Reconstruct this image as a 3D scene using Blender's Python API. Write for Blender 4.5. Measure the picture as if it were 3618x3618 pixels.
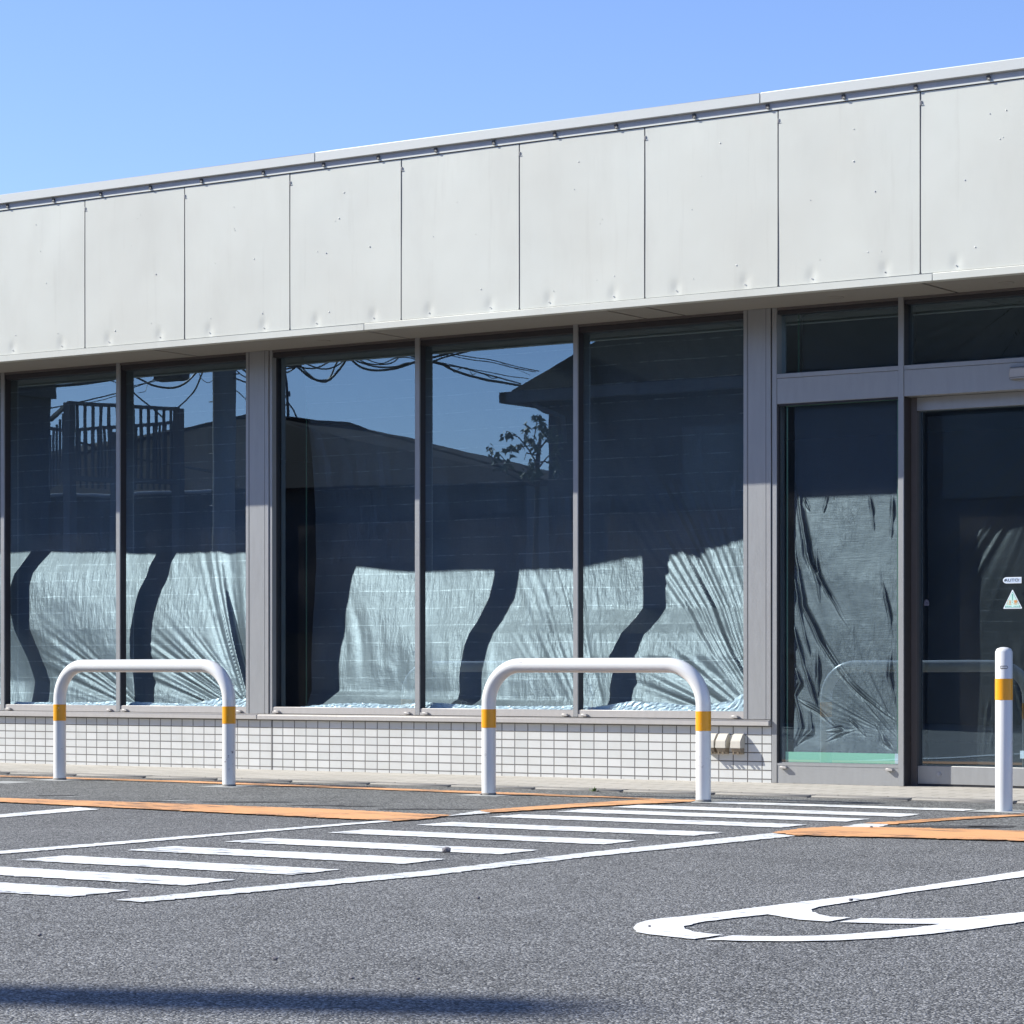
import bpy, bmesh, math, random
import numpy as np
from mathutils import Vector, Matrix
from mathutils.geometry import tessellate_polygon
R_=math.radians
scene=bpy.context.scene
col=scene.collection
for o in list(bpy.data.objects): bpy.data.objects.remove(o)
random.seed(7); rng=np.random.default_rng(5)

# ---------------------------------------------------------------- camera
PSI=R_(33.96); FPX=9637.0; CX=1809.0; HY=2367.0
CAM=np.array([11.1514,-14.5120]); H=0.711
FW=np.array([-math.sin(PSI),math.cos(PSI)]); RT=np.array([math.cos(PSI),math.sin(PSI)])
cd=bpy.data.cameras.new('camera'); cam=bpy.data.objects.new('camera',cd); col.objects.link(cam)
cam.location=(CAM[0],CAM[1],H); cam.rotation_euler=(R_(90),0,PSI)
cd.sensor_width=36; cd.lens=36*FPX/3618; cd.shift_y=(HY-1809)/3618
cd.clip_start=.1; cd.clip_end=3000
scene.camera=cam
scene.render.resolution_x=1024; scene.render.resolution_y=1024

# ---------------------------------------------------------------- light
SUN=Vector((2.32,1.0,-1.78)).normalized()
sl=bpy.data.lights.new('sun','SUN'); so=bpy.data.objects.new('sun',sl); col.objects.link(so)
sl.energy=5.0; sl.angle=R_(.36); sl.color=(1,.965,.885)
so.rotation_euler=SUN.to_track_quat('-Z','Y').to_euler(); so.location=(-20,-20,30)
w=bpy.data.worlds.new('World'); scene.world=w; w.use_nodes=True
nt=w.node_tree; nt.nodes.clear()
sky=nt.nodes.new('ShaderNodeTexSky'); sky.sky_type='NISHITA'; sky.sun_disc=False
sky.sun_elevation=math.asin(-SUN.z); sky.sun_rotation=math.atan2(-SUN.x,-SUN.y)
sky.air_density=1.0; sky.dust_density=.3; sky.ozone_density=2.4; sky.altitude=50
bg=nt.nodes.new('ShaderNodeBackground'); bg.inputs[1].default_value=.108
wo=nt.nodes.new('ShaderNodeOutputWorld')
tint=nt.nodes.new('ShaderNodeMix'); tint.data_type='RGBA'; tint.blend_type='MULTIPLY'; tint.inputs[0].default_value=1; tint.inputs[7].default_value=(.745,.80,1.06,1)
nt.links.new(sky.outputs[0],tint.inputs[6]); nt.links.new(tint.outputs[2],bg.inputs[0]); nt.links.new(bg.outputs[0],wo.inputs[0])
vs=scene.view_settings; vs.view_transform='Standard'; vs.look='None'; vs.exposure=.86; vs.gamma=1
scene.render.engine='CYCLES'
scene.cycles.max_bounces=10; scene.cycles.transparent_max_bounces=16; scene.cycles.caustics_reflective=False; scene.cycles.caustics_refractive=False

# ---------------------------------------------------------------- projection helpers (photo point -> place on a real plane)
def ray(x): 
    rho=(x-CX)/FPX; return FW+rho*RT
def P(x,y,d):
    v=CAM+d*ray(x); return (v[0],v[1],H+(HY-y)*d/FPX)
def V(x,y,Y):
    d=(Y-CAM[1])/ray(x)[1]; return P(x,y,d)
GZ=.012                        # level of the asphalt
def G(x,y,z=GZ):
    d=(H-z)*FPX/(y-HY); p=P(x,y,d); return (p[0],p[1],z)
def GS(x,y): k=(H-GZ)/H; return (CAM[0]+(x-CAM[0])*k,CAM[1]+(y-CAM[1])*k)
GLY=.073                       # glass plane of the shop windows
def M(x,y,d):                  # a thing seen mirrored in the glass: its real place on the street side
    p=P(x,y,d); return (p[0],2*GLY-p[1],p[2])

# ---------------------------------------------------------------- object helpers
def tag(o,label=None,cat=None,group=None,kind=None):
    if label: o['label']=label
    if cat: o['category']=cat
    if group: o['group']=group
    if kind: o['kind']=kind
    return o
def empty(name,loc=(0,0,0),rz=0,**k):
    o=bpy.data.objects.new(name,None); col.objects.link(o); o.location=loc; o.rotation_euler=(0,0,rz); return tag(o,**k)
def link(name,me,mat=None,parent=None,**k):
    o=bpy.data.objects.new(name,me); col.objects.link(o)
    if mat is not None:
        for m in (mat if isinstance(mat,(list,tuple)) else [mat]): me.materials.append(m)
    if parent is not None:
        o.parent=parent
        # children are written in world coordinates: undo the parent's place
        pm=Matrix.Identity(4); q=parent; chain=[]
        while q is not None: chain.append(q); q=q.parent
        for q in reversed(chain): pm=pm@(q.matrix_parent_inverse@(Matrix.LocRotScale(q.location,q.rotation_euler,q.scale)))
        o.matrix_parent_inverse=pm.inverted()
    return tag(o,**k)
class MB:
    def __init__(s): s.bm=bmesh.new(); s.mi=0
    def box(s,a,b,bev=0):
        x0,y0,z0=[min(a[i],b[i]) for i in range(3)]; x1,y1,z1=[max(a[i],b[i]) for i in range(3)]
        r=bmesh.ops.create_cube(s.bm,size=1)
        for v in r['verts']: v.co=Vector((x0+(v.co.x+.5)*(x1-x0),y0+(v.co.y+.5)*(y1-y0),z0+(v.co.z+.5)*(z1-z0)))
        if bev:
            es=list({e for v in r['verts'] for e in v.link_edges})
            q=bmesh.ops.bevel(s.bm,geom=es,offset=bev,segments=2,affect='EDGES',clamp_overlap=True)
            for f in q['faces']: f.material_index=s.mi; f.smooth=True
        for v in r['verts']:
            if v.is_valid:
                for f in v.link_faces: f.material_index=s.mi
        return s
    def poly(s,pts,th=None):
        vs=[s.bm.verts.new(p) for p in pts]; f=s.bm.faces.new(vs); f.material_index=s.mi
        return f
    def tube(s,pts,r,seg=12,cap=True,r1=None):
        pts=[Vector(p) for p in pts]; n=len(pts); rings=[]
        up=None
        for i,p in enumerate(pts):
            t=(pts[min(i+1,n-1)]-pts[max(i-1,0)]).normalized()
            if up is None:
                up=Vector((0,0,1)) if abs(t.z)<.9 else Vector((0,1,0))
            a=t.cross(up).normalized(); b=a.cross(t).normalized(); up=b
            rr=r if r1 is None else r+(r1-r)*i/(n-1)
            rings.append([s.bm.verts.new(p+rr*(math.cos(2*math.pi*k/seg)*a+math.sin(2*math.pi*k/seg)*b)) for k in range(seg)])
        for i in range(n-1):
            for k in range(seg):
                f=s.bm.faces.new((rings[i][k],rings[i][(k+1)%seg],rings[i+1][(k+1)%seg],rings[i+1][k])); f.smooth=True; f.material_index=s.mi
        if cap:
            for rg in (rings[0],rings[-1]):
                f=s.bm.faces.new([s.bm.verts.new(v.co) for v in rg]); f.material_index=s.mi
        return s
    def lathe(s,prof,c,seg=48):
        rings=[]
        for r,z in prof:
            rings.append([s.bm.verts.new((c[0]+r*math.cos(2*math.pi*k/seg),c[1]+r*math.sin(2*math.pi*k/seg),c[2]+z)) for k in range(seg)])
        for i in range(len(rings)-1):
            for k in range(seg):
                f=s.bm.faces.new((rings[i][k],rings[i][(k+1)%seg],rings[i+1][(k+1)%seg],rings[i+1][k])); f.smooth=True; f.material_index=s.mi
        for rg in (rings[0],rings[-1]):
            f=s.bm.faces.new([s.bm.verts.new(v.co) for v in rg]); f.material_index=s.mi
        return s
    def text(s,body,origin,size,udir=(1,0,0),vdir=(0,0,1),off=(0,0,0),bold=0,align='CENTER',sx=1):
        cu=bpy.data.curves.new('txt','FONT'); cu.body=body; cu.size=size; cu.align_x=align; cu.align_y='CENTER'; cu.offset=bold
        ob=bpy.data.objects.new('txt',cu); col.objects.link(ob)
        dg=bpy.context.evaluated_depsgraph_get(); dg.update()
        me=bpy.data.meshes.new_from_object(ob.evaluated_get(dg))
        u=Vector(udir); v=Vector(vdir); og=Vector(origin)
        vv=[s.bm.verts.new(og+u*(q.co.x*sx)+v*q.co.y) for q in me.vertices]
        for pl in me.polygons:
            try: f=s.bm.faces.new([vv[i] for i in pl.vertices]); f.material_index=s.mi
            except ValueError: pass
        bpy.data.objects.remove(ob); bpy.data.curves.remove(cu); bpy.data.meshes.remove(me)
        return s
    def build(s,name,mat,parent=None,recalc=True,smooth=False,**k):
        if recalc: bmesh.ops.recalc_face_normals(s.bm,faces=s.bm.faces)
        me=bpy.data.meshes.new(name); s.bm.to_mesh(me); s.bm.free()
        if smooth: 
            for p in me.polygons: p.use_smooth=True
        return link(name,me,mat,parent,**k)
def bx(name,a,b,mat,parent=None,bev=0,**k): return MB().box(a,b,bev).build(name,mat,parent,**k)

# ---------------------------------------------------------------- materials
def mat(name,base=(.5,.5,.5),rough=.6,metal=0,spec=.5,coat=0):
    m=bpy.data.materials.new(name); m.use_nodes=True; b=m.node_tree.nodes['Principled BSDF']
    b.inputs['Base Color'].default_value=(*base,1); b.inputs['Roughness'].default_value=rough; b.inputs['Metallic'].default_value=metal
    b.inputs['Specular IOR Level'].default_value=spec; b.inputs['Coat Weight'].default_value=coat
    return m
class N:
    def __init__(s,m): s.m=m; s.t=m.node_tree; s.b=s.t.nodes.get('Principled BSDF'); s.tc=s.t.nodes.new('ShaderNodeTexCoord'); s.geo=None
    def n(s,ty,ins={},**k):
        x=s.t.nodes.new(ty)
        for a,b in k.items(): setattr(x,a,b)
        for a,b in ins.items():
            if hasattr(b,'is_linked') or hasattr(b,'links'): s.t.links.new(b,x.inputs[a])
            else: x.inputs[a].default_value=b
        return x
    def pos(s):
        if s.geo is None: s.geo=s.t.nodes.new('ShaderNodeNewGeometry')
        return s.geo.outputs['Position']
    def map(s,scale=(1,1,1),src=None,loc=(0,0,0)):
        return s.n('ShaderNodeMapping',{'Vector':src or s.pos(),'Scale':scale,'Location':loc}).outputs[0]
    def noise(s,sc,det=3,ro=.5,vec=None,dist=0):
        return s.n('ShaderNodeTexNoise',{'Vector':vec or s.pos(),'Scale':sc,'Detail':det,'Roughness':ro,'Distortion':dist}).outputs[0]
    def ramp(s,fac,stops,interp='LINEAR'):
        r=s.n('ShaderNodeValToRGB',{'Fac':fac}); r.color_ramp.interpolation=interp; e=r.color_ramp.elements
        while len(e)<len(stops): e.new(.5)
        for q,(p,c) in zip(e,stops): q.position=p; q.color=(*c,1) if len(c)==3 else c
        return r.outputs[0]
    def mix(s,f,a,b,mode='MIX'):
        x=s.t.nodes.new('ShaderNodeMix'); x.data_type='RGBA'; x.blend_type=mode
        for i,v in ((0,f),(6,a),(7,b)):
            if hasattr(v,'links'): s.t.links.new(v,x.inputs[i])
            else: x.inputs[i].default_value=v if i==0 else ((*v,1) if len(v)==3 else v)
        return x.outputs[2]
    def math(s,op,a,b=0,c=0):
        x=s.t.nodes.new('ShaderNodeMath'); x.operation=op
        for i,v in enumerate((a,b,c)):
            if hasattr(v,'links'): s.t.links.new(v,x.inputs[i])
            else: x.inputs[i].default_value=v
        return x.outputs[0]
    def mr(s,v,a,b,c=0,d=1):
        return s.n('ShaderNodeMapRange',{'Value':v,'From Min':a,'From Max':b,'To Min':c,'To Max':d}).outputs[0]
    def bump(s,h,dist=.01,st=1,nrm=None):
        i={'Height':h,'Distance':dist,'Strength':st}
        if nrm is not None: i['Normal']=nrm
        return s.n('ShaderNodeBump',i).outputs[0]
    def set(s,inp,v): s.t.links.new(v,s.b.inputs[inp])
g3=lambda v:(v,v,v)

def asphalt(name,lo,mid,hi,tint=(1,1,1),sc=150,big=.12,rough=.85,bumpd=.006):
    m=mat(name,rough=rough,spec=.35); k=N(m)
    v=k.n('ShaderNodeTexVoronoi',{'Vector':k.pos(),'Scale':sc,'Randomness':1.0})
    cell=k.n('ShaderNodeSeparateColor',{'Color':v.outputs['Color']}).outputs[0]
    n1=k.noise(sc*.55,4,.65); n2=k.noise(2.2,5,.6); n3=k.noise(.35,3,.5); n4=k.noise(22,3,.6)
    c=k.mix(.38,cell,n1)
    c=k.ramp(c,[(.20,g3(lo)),(.40,g3(mid*.75)),(.57,g3(mid*1.2)),(.78,g3(hi))])
    c=k.mix(1,c,tint,'MULTIPLY')
    f=k.math('ADD',k.mr(n2,.3,.7,1-big,1+big),k.mr(n3,.3,.7,-big*.6,big*.6))
    f=k.math('ADD',f,k.mr(n4,.3,.7,-.10,.10))
    c=k.mix(1,c,k.n('ShaderNodeCombineColor',{0:f,1:f,2:f}).outputs[0],'MULTIPLY')
    k.set('Base Color',c)
    hh=k.math('ADD',k.math('MULTIPLY',v.outputs['Distance'],-1.0),k.math('MULTIPLY',n1,1.3))
    k.set('Normal',k.bump(hh,bumpd,.75))
    return m
M_ASPH=asphalt('asphalt',.030,.100,.33,(.985,1.0,.985),sc=175)
M_ASPH2=asphalt('asphalt_apron',.026,.086,.30,(.98,1.0,.96),sc=150,big=.16,bumpd=.003)
M_TAR=asphalt('dark_asphalt_repair',.03,.07,.13,sc=200)
def paint(name,colr,wear=.62,dirt=.15,flake=0.0,spot=(.09,.095,.10)):
    m=mat(name,colr,.55,spec=.35); k=N(m)
    a=k.noise(95,4,.7); b=k.noise(6,4,.6); st=k.noise(9,5,.65,vec=k.map((.25,1.6,1)))
    pits=k.ramp(a,[(wear,g3(0)),(wear+.05,g3(1))])
    mask=k.ramp(b,[(.42,g3(.15)),(.62,g3(1))])
    p=k.mix(1,pits,mask,'MULTIPLY')
    c=k.mix(k.mr(st,.45,.75,0,dirt),colr,tuple(x*.62 for x in colr))
    sc=k.ramp(k.noise(5,5,.72,vec=k.map((.8,4.5,1))),[(.60-flake,g3(0)),(.63-flake,g3(1))]); sc=k.mix(1,sc,k.ramp(k.noise(1.7,2,.5),[(.42,g3(0)),(.54,g3(1))]),'MULTIPLY')
    p=k.mix(1,p,sc,'ADD')
    k.set('Base Color',k.mix(p,c,spot))
    k.set('Normal',k.bump(k.noise(140,3,.7),.003,.5))
    return m
M_WHITE=paint('white_road_paint',(.66,.675,.665),.63,.2,.035)
M_WHITEW=paint('worn_white_road_paint',(.63,.645,.635),.555,.2)
M_LOGO=paint('bright_white_road_paint',(.70,.71,.70),.72,.08)
M_ORANGE=paint('orange_road_paint',(.68,.345,.15),.63,.30,.09,(.15,.09,.06))
def cream():
    m=mat('cream_painted_metal',(.59,.60,.54),.42,spec=.4); k=N(m)
    n=k.noise(1.1,4,.55); n2=k.noise(3.2,4,.6,vec=k.map((1,1,.35)))
    c=k.mix(k.mr(n,.35,.68,0,1),(.595,.61,.55),(.555,.56,.50))
    c=k.mix(k.mr(n2,.5,.75,0,.25),c,(.44,.435,.385))
    streak=k.noise(14,4,.7,vec=k.map((1,1,.06)))
    c=k.mix(k.mr(streak,.58,.8,0,.22),c,(.37,.355,.305))
    k.set('Base Color',c); k.set('Normal',k.bump(k.noise(1.3,2,.5),.03,.25)); return m
M_CREAM=cream()
M_CREAM2=mat('cream_trim',(.62,.63,.58),.4)
M_COPE=mat('pale_metal_coping',(.53,.55,.53),.5,.0)
M_GAP=mat('dark_joint',(.05,.05,.055),.8)
M_JOINT=mat('grey_joint_sealant',(.13,.13,.15),.7)
def metalp(name,c,rough=.42,metal=.25):
    m=mat(name,c,rough,metal); k=N(m)
    n=k.noise(30,3,.6,vec=k.map((1,1,.15))); k.set('Base Color',k.mix(k.mr(n,.35,.7,0,.35),c,tuple(x*.8 for x in c)))
    n2=k.noise(260,2,.5); k.set('Roughness',k.mr(n2,.3,.7,rough-.08,rough+.1)); return m
M_FRAME=metalp('silver_grey_aluminium',(.372,.378,.376),.40,.4)
M_SILL=metalp('pale_aluminium_sill',(.47,.45,.425),.4,.15)
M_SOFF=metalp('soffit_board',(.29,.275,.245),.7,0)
M_RUB=mat('black_gasket',(.02,.02,.022),.6)
def tiles():
    m=mat('white_wall_tile',(.7,.7,.7),.22,spec=.5,coat=.2); k=N(m)
    s=k.n('ShaderNodeSeparateXYZ',{'Vector':k.pos()})
    u=k.math('MULTIPLY',k.math('ADD',s.outputs[0],100.0),10.0); v=k.math('DIVIDE',k.math('ADD',s.outputs[2],10-.0300),.0533)
    fu=k.math('FRACT',u); fv=k.math('FRACT',v)
    du=k.math('MINIMUM',fu,k.math('SUBTRACT',1,fu)); dv=k.math('MULTIPLY',k.math('MINIMUM',fv,k.math('SUBTRACT',1,fv)),.533)
    dd=k.math('MINIMUM',du,dv)
    g=k.mr(dd,.024,.040,1,0)
    cell=k.n('ShaderNodeTexWhiteNoise',{'Vector':k.n('ShaderNodeCombineXYZ',{0:k.math('FLOOR',u),1:k.math('FLOOR',v),2:0.0}).outputs[0]},noise_dimensions='3D').outputs[0]
    c=k.mix(cell,(.57,.58,.56),(.64,.645,.625)); c=k.mix(k.mr(k.noise(9,3,.6),.45,.75,0,.25),c,(.48,.47,.43))
    c=k.mix(g,c,k.mix(k.noise(3,3,.5),(.07,.07,.07),(.20,.19,.18)))
    k.set('Base Color',c); k.set('Roughness',k.mr(g,0,1,.2,.8)); k.set('Normal',k.bump(k.math('SUBTRACT',1,g),.004,.8)); return m
M_TILE=tiles()
def pave():
    m=mat('cream_paving',(.5,.48,.44),.75); k=N(m)
    br=k.n('ShaderNodeTexBrick',{'Vector':k.map((1,1,1),loc=(.03,.02,0)),'Color1':(.37,.35,.305,1),'Color2':(.46,.435,.385,1),'Mortar':(.15,.135,.11,1),'Scale':1.0,'Mortar Size':.006,'Mortar Smooth':.2,'Brick Width':.3,'Row Height':.105})
    c=k.mix(k.mr(k.noise(7,4,.65),.4,.75,0,.3),br.outputs[0],(.40,.36,.30)); k.set('Base Color',c)
    k.set('Normal',k.bump(k.math('SUBTRACT',k.noise(120,3,.6),br.outputs['Fac']),.003,.5)); return m
M_PAVE=pave()
def conc(name,c,sc=60,var=.35):
    m=mat(name,c,.85); k=N(m)
    a=k.noise(sc,4,.7); b=k.noise(3,4,.6)
    q=k.mix(k.mr(a,.35,.68,0,var),c,tuple(x*.55 for x in c)); q=k.mix(k.mr(b,.42,.7,0,.35),q,tuple(x*.72 for x in c))
    k.set('Base Color',q); k.set('Normal',k.bump(a,.004,.5)); return m
M_KERB=conc('weathered_concrete',(.24,.23,.21)); M_PAD=conc('pale_concrete',(.36,.37,.355))
M_POLEC=conc('pole_concrete',(.30,.30,.29),20)
def wpost():
    m=mat('white_enamel',(.68,.69,.68),.28,coat=.35); k=N(m)
    s=k.n('ShaderNodeSeparateXYZ',{'Vector':k.pos()})
    band=k.math('MULTIPLY',k.mr(s.outputs[2],.10,.17,0,1),k.mr(s.outputs[2],.22,.27,1,0))
    ch=k.ramp(k.noise(42,4,.75),[(.60,g3(0)),(.63,g3(1))]); ch2=k.ramp(k.noise(2.6,2,.5),[(.46,g3(0)),(.56,g3(1))])
    f=k.mix(1,k.mix(1,ch,ch2,'MULTIPLY'),k.n('ShaderNodeCombineColor',{0:band,1:band,2:band}).outputs[0],'MULTIPLY')
    c=k.mix(k.mr(k.noise(7,4,.6),.45,.8,0,.10),(.68,.69,.68),(.46,.45,.42))
    k.set('Base Color',k.mix(f,c,(.12,.09,.10))); return m
M_POST=wpost()
def oband():
    m=mat('orange_reflective_band',(.76,.33,.008),.33,coat=.2); k=N(m)
    f=k.ramp(k.noise(30,4,.7),[(.67,g3(0)),(.69,g3(1))]); k.set('Base Color',k.mix(f,(.76,.33,.008),(.7,.7,.7))); return m
M_OBAND=oband()
M_INK=mat('black_ink',(.02,.02,.025),.5)
M_GREYINK=mat('grey_ink',(.30,.32,.36),.5)

def glass():
    m=bpy.data.materials.new('window_glass'); m.use_nodes=True; t=m.node_tree; t.nodes.clear()
    k=N.__new__(N); k.m=m; k.t=t; k.b=None; k.tc=None; k.geo=None
    lw=k.n('ShaderNodeLayerWeight',{'Blend':.10})
    fac=k.mr(lw.outputs['Facing'],0,1,.20,.48)
    tr=k.n('ShaderNodeBsdfTransparent',{'Color':(.755,.86,.925,1)})
    gl=k.n('ShaderNodeBsdfGlossy',{'Color':(.64,.85,1.0,1),'Roughness':.0})
    wob=k.bump(k.noise(1.7,2,.4),.004,.07); t.links.new(wob,gl.inputs['Normal'])
    mx=k.n('ShaderNodeMixShader',{0:fac,1:tr.outputs[0],2:gl.outputs[0]})
    # a little dust caught on the pane
    df=k.n('ShaderNodeBsdfDiffuse',{'Color':(.6,.62,.62,1)})
    sp=k.ramp(k.noise(95,3,.7),[(.80,g3(0)),(.83,g3(.7))]); 
    dust=k.math('ADD',k.mr(k.noise(2.5,4,.6),.4,.8,.004,.02),sp)
    mx2=k.n('ShaderNodeMixShader',{0:dust,1:mx.outputs[0],2:df.outputs[0]})
    o=k.n('ShaderNodeOutputMaterial'); t.links.new(mx2.outputs[0],o.inputs[0]); return m
M_GLASS=glass()

def film(name,basec,alpha,period=.1165,z0=.03,crinkle=1.0,crease=.5,lean=1.0):
    m=bpy.data.materials.new(name); m.use_nodes=True; k=N(m); b=k.b
    b.inputs['Roughness'].default_value=.45; b.inputs['Metallic'].default_value=.35
    s=k.n('ShaderNodeSeparateXYZ',{'Vector':k.pos()})
    wv=k.noise(1.6,2,.5)
    zz=k.math('ADD',s.outputs[2],k.math('MULTIPLY',wv,.03))
    fr=k.math('FRACT',k.math('DIVIDE',k.math('SUBTRACT',zz,z0),period))
    dz=k.math('ABSOLUTE',k.math('SUBTRACT',fr,.5))
    line=k.mr(dz,.0,.042,1,0)
    brk=k.ramp(k.noise(10,5,.75,vec=k.map((1,1,1.5))),[(.42,g3(.0)),(.62,g3(1))])
    lm=k.mix(1,brk,k.n('ShaderNodeCombineColor',{0:line,1:line,2:line}).outputs[0],'MULTIPLY')
    weave=k.noise(60,3,.6,vec=k.map((.25,1,3.5))); cr=k.noise(11,4,.62,vec=k.map((2.6,1,.55)),dist=.6)
    var=k.noise(3.0,3,.55)
    c=k.mix(k.mr(var,.35,.7,0,.45),basec,tuple(x*.66 for x in basec))
    c=k.mix(k.mr(weave,.35,.7,0,.28),c,tuple(x*.6 for x in basec))
    c=k.mix(k.mr(lm,0,1,0,crease),c,(.95,.97,.95))
    k.set('Base Color',c)
    patch=k.mr(k.noise(2.2,3,.6),.40,.62,.12,1.0)
    hh=k.math('ADD',k.math('MULTIPLY',cr,patch),k.math('MULTIPLY',weave,.10))
    nb=k.bump(hh,.026*crinkle,.55); nb=k.bump(lm,.001,.2,nb)
    va=k.n('ShaderNodeVectorMath',operation='ADD'); k.t.links.new(nb,va.inputs[0]); va.inputs[1].default_value=(-.27*lean,0,.27*lean); vn=k.n('ShaderNodeVectorMath',operation='NORMALIZE'); k.t.links.new(va.outputs[0],vn.inputs[0]); k.set('Normal',vn.outputs[0])
    tl=k.n('ShaderNodeBsdfTranslucent',{'Color':(*basec,1)})
    m1=k.n('ShaderNodeMixShader',{0:.02,1:b.outputs[0],2:tl.outputs[0]})
    tr=k.n('ShaderNodeBsdfTransparent',{'Color':(.9,.95,.93,1)})
    m2=k.n('ShaderNodeMixShader',{0:alpha,1:m1.outputs[0],2:tr.outputs[0]})
    out=[x for x in k.t.nodes if x.type=='OUTPUT_MATERIAL'][0]; k.t.links.new(m2.outputs[0],out.inputs[0]); return m
M_FILM=film('masking_film',(.27,.288,.288),.30,crease=.42,lean=1.35)
M_FILM2=film('thin_masking_film',(.125,.137,.142),.40,.117,crinkle=.45,crease=.05,lean=.9)
M_FILM3=film('clear_masking_film',(.11,.12,.12),.62,.063,crinkle=.3,crease=.25,lean=.2)
M_HEM=mat('crumpled_white_film',(.9,.95,.93),.35)
M_TAPE=mat('green_masking_tape',(.42,.80,.50),.6); M_TAPES=mat('dull_green_tape',(.14,.27,.17),.6); M_TAPED=mat('dark_green_tape',(.03,.10,.05),.6)
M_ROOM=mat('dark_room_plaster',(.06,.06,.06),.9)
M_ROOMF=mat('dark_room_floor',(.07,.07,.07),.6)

# ---------------------------------------------------------------- ground
def flat(name,pts,z,mat_,parent,jag=.0045,step=.02,**k):
    out=[]
    n=len(pts)
    z=z+GZ
    for i in range(n):
        a=Vector(pts[i][:2]); b=Vector(pts[(i+1)%n][:2]); L=(b-a).length; m=max(1,int(L/step)); t=(b-a).normalized() if L>0 else Vector((1,0)); nn=Vector((-t.y,t.x))
        for j in range(m):
            q=a.lerp(b,j/m)
            if 0<j<m and jag: q=q+nn*random.gauss(0,jag)*(1 if random.random()<.85 else 2.2)
            out.append((q.x,q.y,z))
    bm=bmesh.new(); vs=[bm.verts.new(p) for p in out]
    for t3 in tessellate_polygon([[Vector((p[0],p[1],0)) for p in out]]):
        try: bm.faces.new([vs[i] for i in t3])
        except ValueError: pass
    bm.normal_update()
    for f in bm.faces:
        if f.normal.z<0: f.normal_flip()
    me=bpy.data.meshes.new(name); bm.to_mesh(me); bm.free()
    return link(name,me,mat_,parent,**k)
ground=bx('parking_lot',(-600,-600,-.5),(600,600,GZ),M_ASPH,kind='structure')
# finer asphalt between the stall ends and the kerb
apron=flat('asphalt_apron',[G(1590,2888),G(1710,2870),G(2440,2832),G(3560,2870),G(2790,2938),(9,-3.9),(9,-1.0),(-8,-1.0),(-8,-3.9),(.0,-3.87),G(1200,2882)],.0022,M_ASPH2,None,jag=.01,kind='structure')
Z1=.0035
farY=[-7.930,-7.400,-6.827,-6.181,-5.559,-4.834,-4.132,-3.393,-2.803,-2.274,-1.700]
for i,y in enumerate([-9.16,-8.55]+farY):
    t=(y+8)/6.3
    xl=3.985+(-.28*max(0,t)*.9); xr=5.235+.13*max(0,t)**2.5
    wd=.285 if y>-3.5 else .29
    if y>-3.5: xl=3.72
    if i==len(farY)+1: wd=.2
    flat('painted_stripe',[GS(xl,y-wd),GS(xr+.02,y-wd),GS(xr,y),GS(xl-.01,y)],Z1,M_WHITE,ground)
flat('painted_line',[GS(3.57,-11.5),GS(3.70,-11.5),GS(3.66,-6.94),G(1405,2902.5),G(1335,2902),GS(3.525,-6.5)],Z1,M_WHITE,ground,label='white stall line left of the hatched bay')
flat('painted_line',[G(407,3183),G(508,3191),G(1500,3098),G(2100,3028),G(2810,2956),G(2728,2946),G(2100,3012),G(1500,3080)],Z1,M_WHITEW,ground,label='speckled white stall line right of the hatched bay')
flat('painted_line',[GS(1.95,-8),GS(2.08,-8),G(0,2891),G(348,2861.5),G(279,2854),G(0,2880)],Z1,M_WHITE,ground,label='white stall line at the far left')
flat('painted_line',[G(1572,2887),G(1700,2867),G(1735,2876),G(1600,2886)],Z1+.002,M_WHITEW,ground,label='faded white end of a stall line between orange bands')
flat('painted_line',[G(2970,2925),G(3045,2914),G(3150,2916),G(3085,2930)],Z1+.002,M_WHITEW,ground,label='faded white end of a stall line in the right orange band')
flat('painted_band',[(-6,-4.12),(.9,-4.126),G(700,2871),G(1200,2896),G(1405,2904),G(1500,2897),G(1597,2884),G(1480,2879),G(1200,2864),G(600,2842),G(0,2823),(-6,-3.6)],Z1+.003,M_ORANGE,ground,jag=.007,label='broad orange band across the left stall ends')
flat('painted_band',[G(1728,2875.5),G(1690,2867),G(2000,2845),G(2320,2826),G(2200,2820),G(1800,2804),G(1200,2782),G(600,2760),G(0,2743),(-5,-1.18),(-5,-1.30),G(0,2747.5),G(600,2766),G(1200,2788),G(1800,2811),G(2300,2827),G(2470,2830),G(2440,2836),G(2080,2853)],Z1+.003,M_ORANGE,ground,jag=.005,label='thin orange line along the kerb turning back beside the hatched bay')
flat('painted_band',[G(2728,2946),G(2810,2956),G(3200,2964),G(3618,2976),(9,-4.0),(9,-3.35),G(3618,2940),G(3200,2928),G(2960,2925),G(2835,2931)],Z1+.003,M_ORANGE,ground,jag=.007,label='broad orange band at the right stall ends')
flat('painted_band',[G(3049,2913),G(3150,2917),G(3400,2899),G(3618,2886.5),(6.1,-1.6),(5.95,-1.55),G(3618,2879),G(3300,2897)],Z1+.003,M_ORANGE,ground,jag=.005,label='thin orange line running up to the round bollard')
Lg=lambda pts:[G(2100+a/1.2727,2900+b/1.2727) for a,b in pts]
flat('painted_symbol',Lg([(2150,193),(1932,228),(1600,278),(1255,330),(1020,358),(800,385),(600,411),(430,432),(300,444),(230,455),(190,468),(175,487),(190,505),(240,515),(330,525),(450,537),(575,518),(500,511),(440,503),(405,490),(402,478),(470,462),(620,442),(780,425),(840,436),(900,446),(960,452),(1050,458),(1155,440),(1060,436),(1010,426),(978,412),(976,402),(1010,391),(1150,369),(1400,328),(1700,288),(2150,226)]),Z1,M_LOGO,ground,jag=.0015,label='large white painted loop with a hooked branch')
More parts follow.
